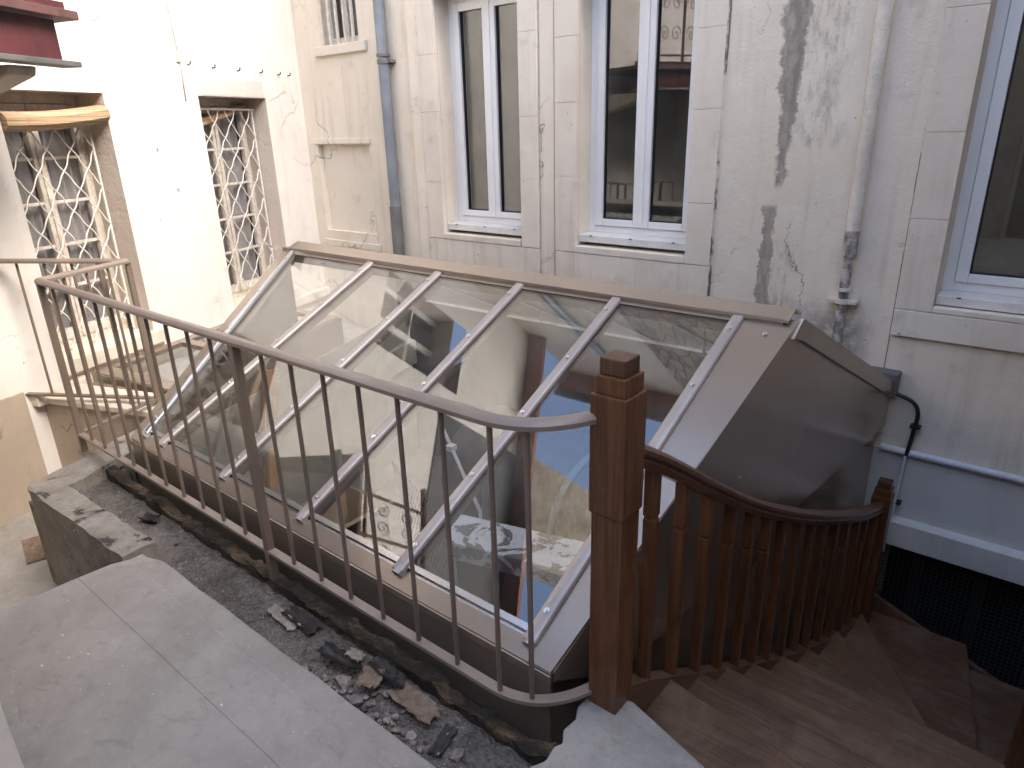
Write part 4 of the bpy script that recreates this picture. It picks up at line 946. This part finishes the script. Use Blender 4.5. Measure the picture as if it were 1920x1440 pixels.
# fine gravel
gv = MB()
for k in range(2600):
    x = rnd.uniform(-3.9, -.95); y = .985+abs(rnd.gauss(0, .10))
    if y > 1.24: continue
    if rnd.random() > .30+.7*math.exp(-((x+1.9)/.75)**2): continue
    s = rnd.uniform(.0018, .006); z = gz(x, y)+s*.3; a = rnd.uniform(0, 6.3)
    vs_ = [V((x+s*math.cos(a+i*1.571)*rnd.uniform(.6, 1.2), y+s*math.sin(a+i*1.571)*rnd.uniform(.6, 1.2), z-s*.5)) for i in range(4)]
    gv.add(vs_+[V((x+rnd.uniform(-s, s)*.3, y+rnd.uniform(-s, s)*.3, z+s*.7))], [(0, 1, 4), (1, 2, 4), (2, 3, 4), (3, 0, 4), (3, 2, 1, 0)])
tag(gv.build('gravel', 'chip2', None, (-2, 1.05, -.11)), 'fine grey grit and pebbles strewn over the gutter floor', 'gravel', None, 'stuff')
# curled scraps of roofing felt and rusty crust
def scrap(name, cx, cy, lx, ly, ang, lift, curl, mat, lab, cat, seed):
    rr = random.Random(seed); n, m_ = 14, 7; mb = MB(); ca, sa = math.cos(ang), math.sin(ang)
    for th in (0, -.005):
        for i in range(n+1):
            for j in range(m_+1):
                u, v = .8*(i/n-.5), .8*(j/m_-.5)
                ex = 1+.22*mnoise.noise(V((j*.9, seed, i*.1))); ey = 1+.28*mnoise.noise(V((i*.8, seed+5, j*.1)))
                x, y = u*lx*ex, v*ly*ey
                z = lift+curl*(v*v*4)+.4*curl*(u*u*4)*rr.uniform(.9, 1.1)+.010*mnoise.noise(V((u*7, v*7, seed)))
                px, py = cx+x*ca-y*sa, cy+x*sa+y*ca
                mb.v.append(V((px, py, max(gz(px, min(py, 1.24))+.007, -.146+z)+th)))
    N1 = (n+1)*(m_+1)
    for i in range(n):
        for j in range(m_):
            a = i*(m_+1)+j; mb.f.append([a, a+m_+1, a+m_+2, a+1]); mb.f.append([N1+a, N1+a+1, N1+a+m_+2, N1+a+m_+1])
    bd = [i*(m_+1) for i in range(n+1)]+[n*(m_+1)+j for j in range(1, m_+1)]+[i*(m_+1)+m_ for i in range(n-1, -1, -1)]+[j for j in range(m_-1, 0, -1)]
    for a, b in zip(bd, bd[1:]+bd[:1]): mb.f.append([a, b, N1+b, N1+a])
    tag(smooth_by_angle(mb.build(name, mat), 60), lab, cat)
scrap('felt_scrap', -1.80, 1.13, .24, .07, .12, .045, .03, 'felt', 'long curled black strip of roofing felt lying across the gutter', 'felt', 1)
scrap('felt_scrap', -1.60, 1.19, .22, .07, -.1, .05, .02, 'felt', 'bent black felt flap against the ragged edge', 'felt', 2)
scrap('felt_scrap', -1.265, 1.125, .06, .15, .25, .012, .008, 'felt', 'short flat black slab of felt near the pale lump', 'felt', 3)
scrap('rust_crust', -1.63, 1.135, .10, .11, .4, .045, .02, 'crust', 'upright rusty orange crust beneath the felt flap', 'crust', 4)
scrap('rust_crust', -1.44, 1.165, .26, .10, -.05, .03, .02, 'crust', 'long flaking buff crust along the ragged edge', 'crust', 5)
scrap('rust_crust', -1.74, 1.16, .09, .05, .1, .075, .01, 'chip2', 'pale flake lying on top of the felt strip', 'crust', 6)
scrap('felt_scrap', -2.12, 1.185, .26, .08, -.05, .02, .02, 'felt', 'flat black felt patch stuck to the gutter floor', 'felt', 8)
scrap('rust_crust', -2.2, 1.15, .24, .06, -.08, .018, .012, 'chip2', 'pale broken mortar flake beside the flat felt patch', 'crust', 9)
scrap('felt_scrap', -3.42, 1.17, .13, .07, .3, .02, .03, 'felt', 'small curled black felt scrap near the gutter end', 'felt', 10)
# litter on the slab
fk = MB()
for k in range(150):
    x = rnd.uniform(-2.9, -.4); y = rnd.uniform(.1, .93); s = rnd.uniform(.0015, .005)*(2 if rnd.random() < .08 else 1); a = rnd.uniform(0, 6.3)
    fk.prism([V((x+s*math.cos(a+q), y+s*.5*math.sin(a+q), .0025)) for q in (0, 1.4, 3.0, 4.4)], (0, 0, .0012))
tag(fk.build('paint_flakes', 'whitepaint', None, (-1.6, .5, .002)), 'tiny pale paint flakes scattered over the concrete landing', 'flakes', None, 'stuff')
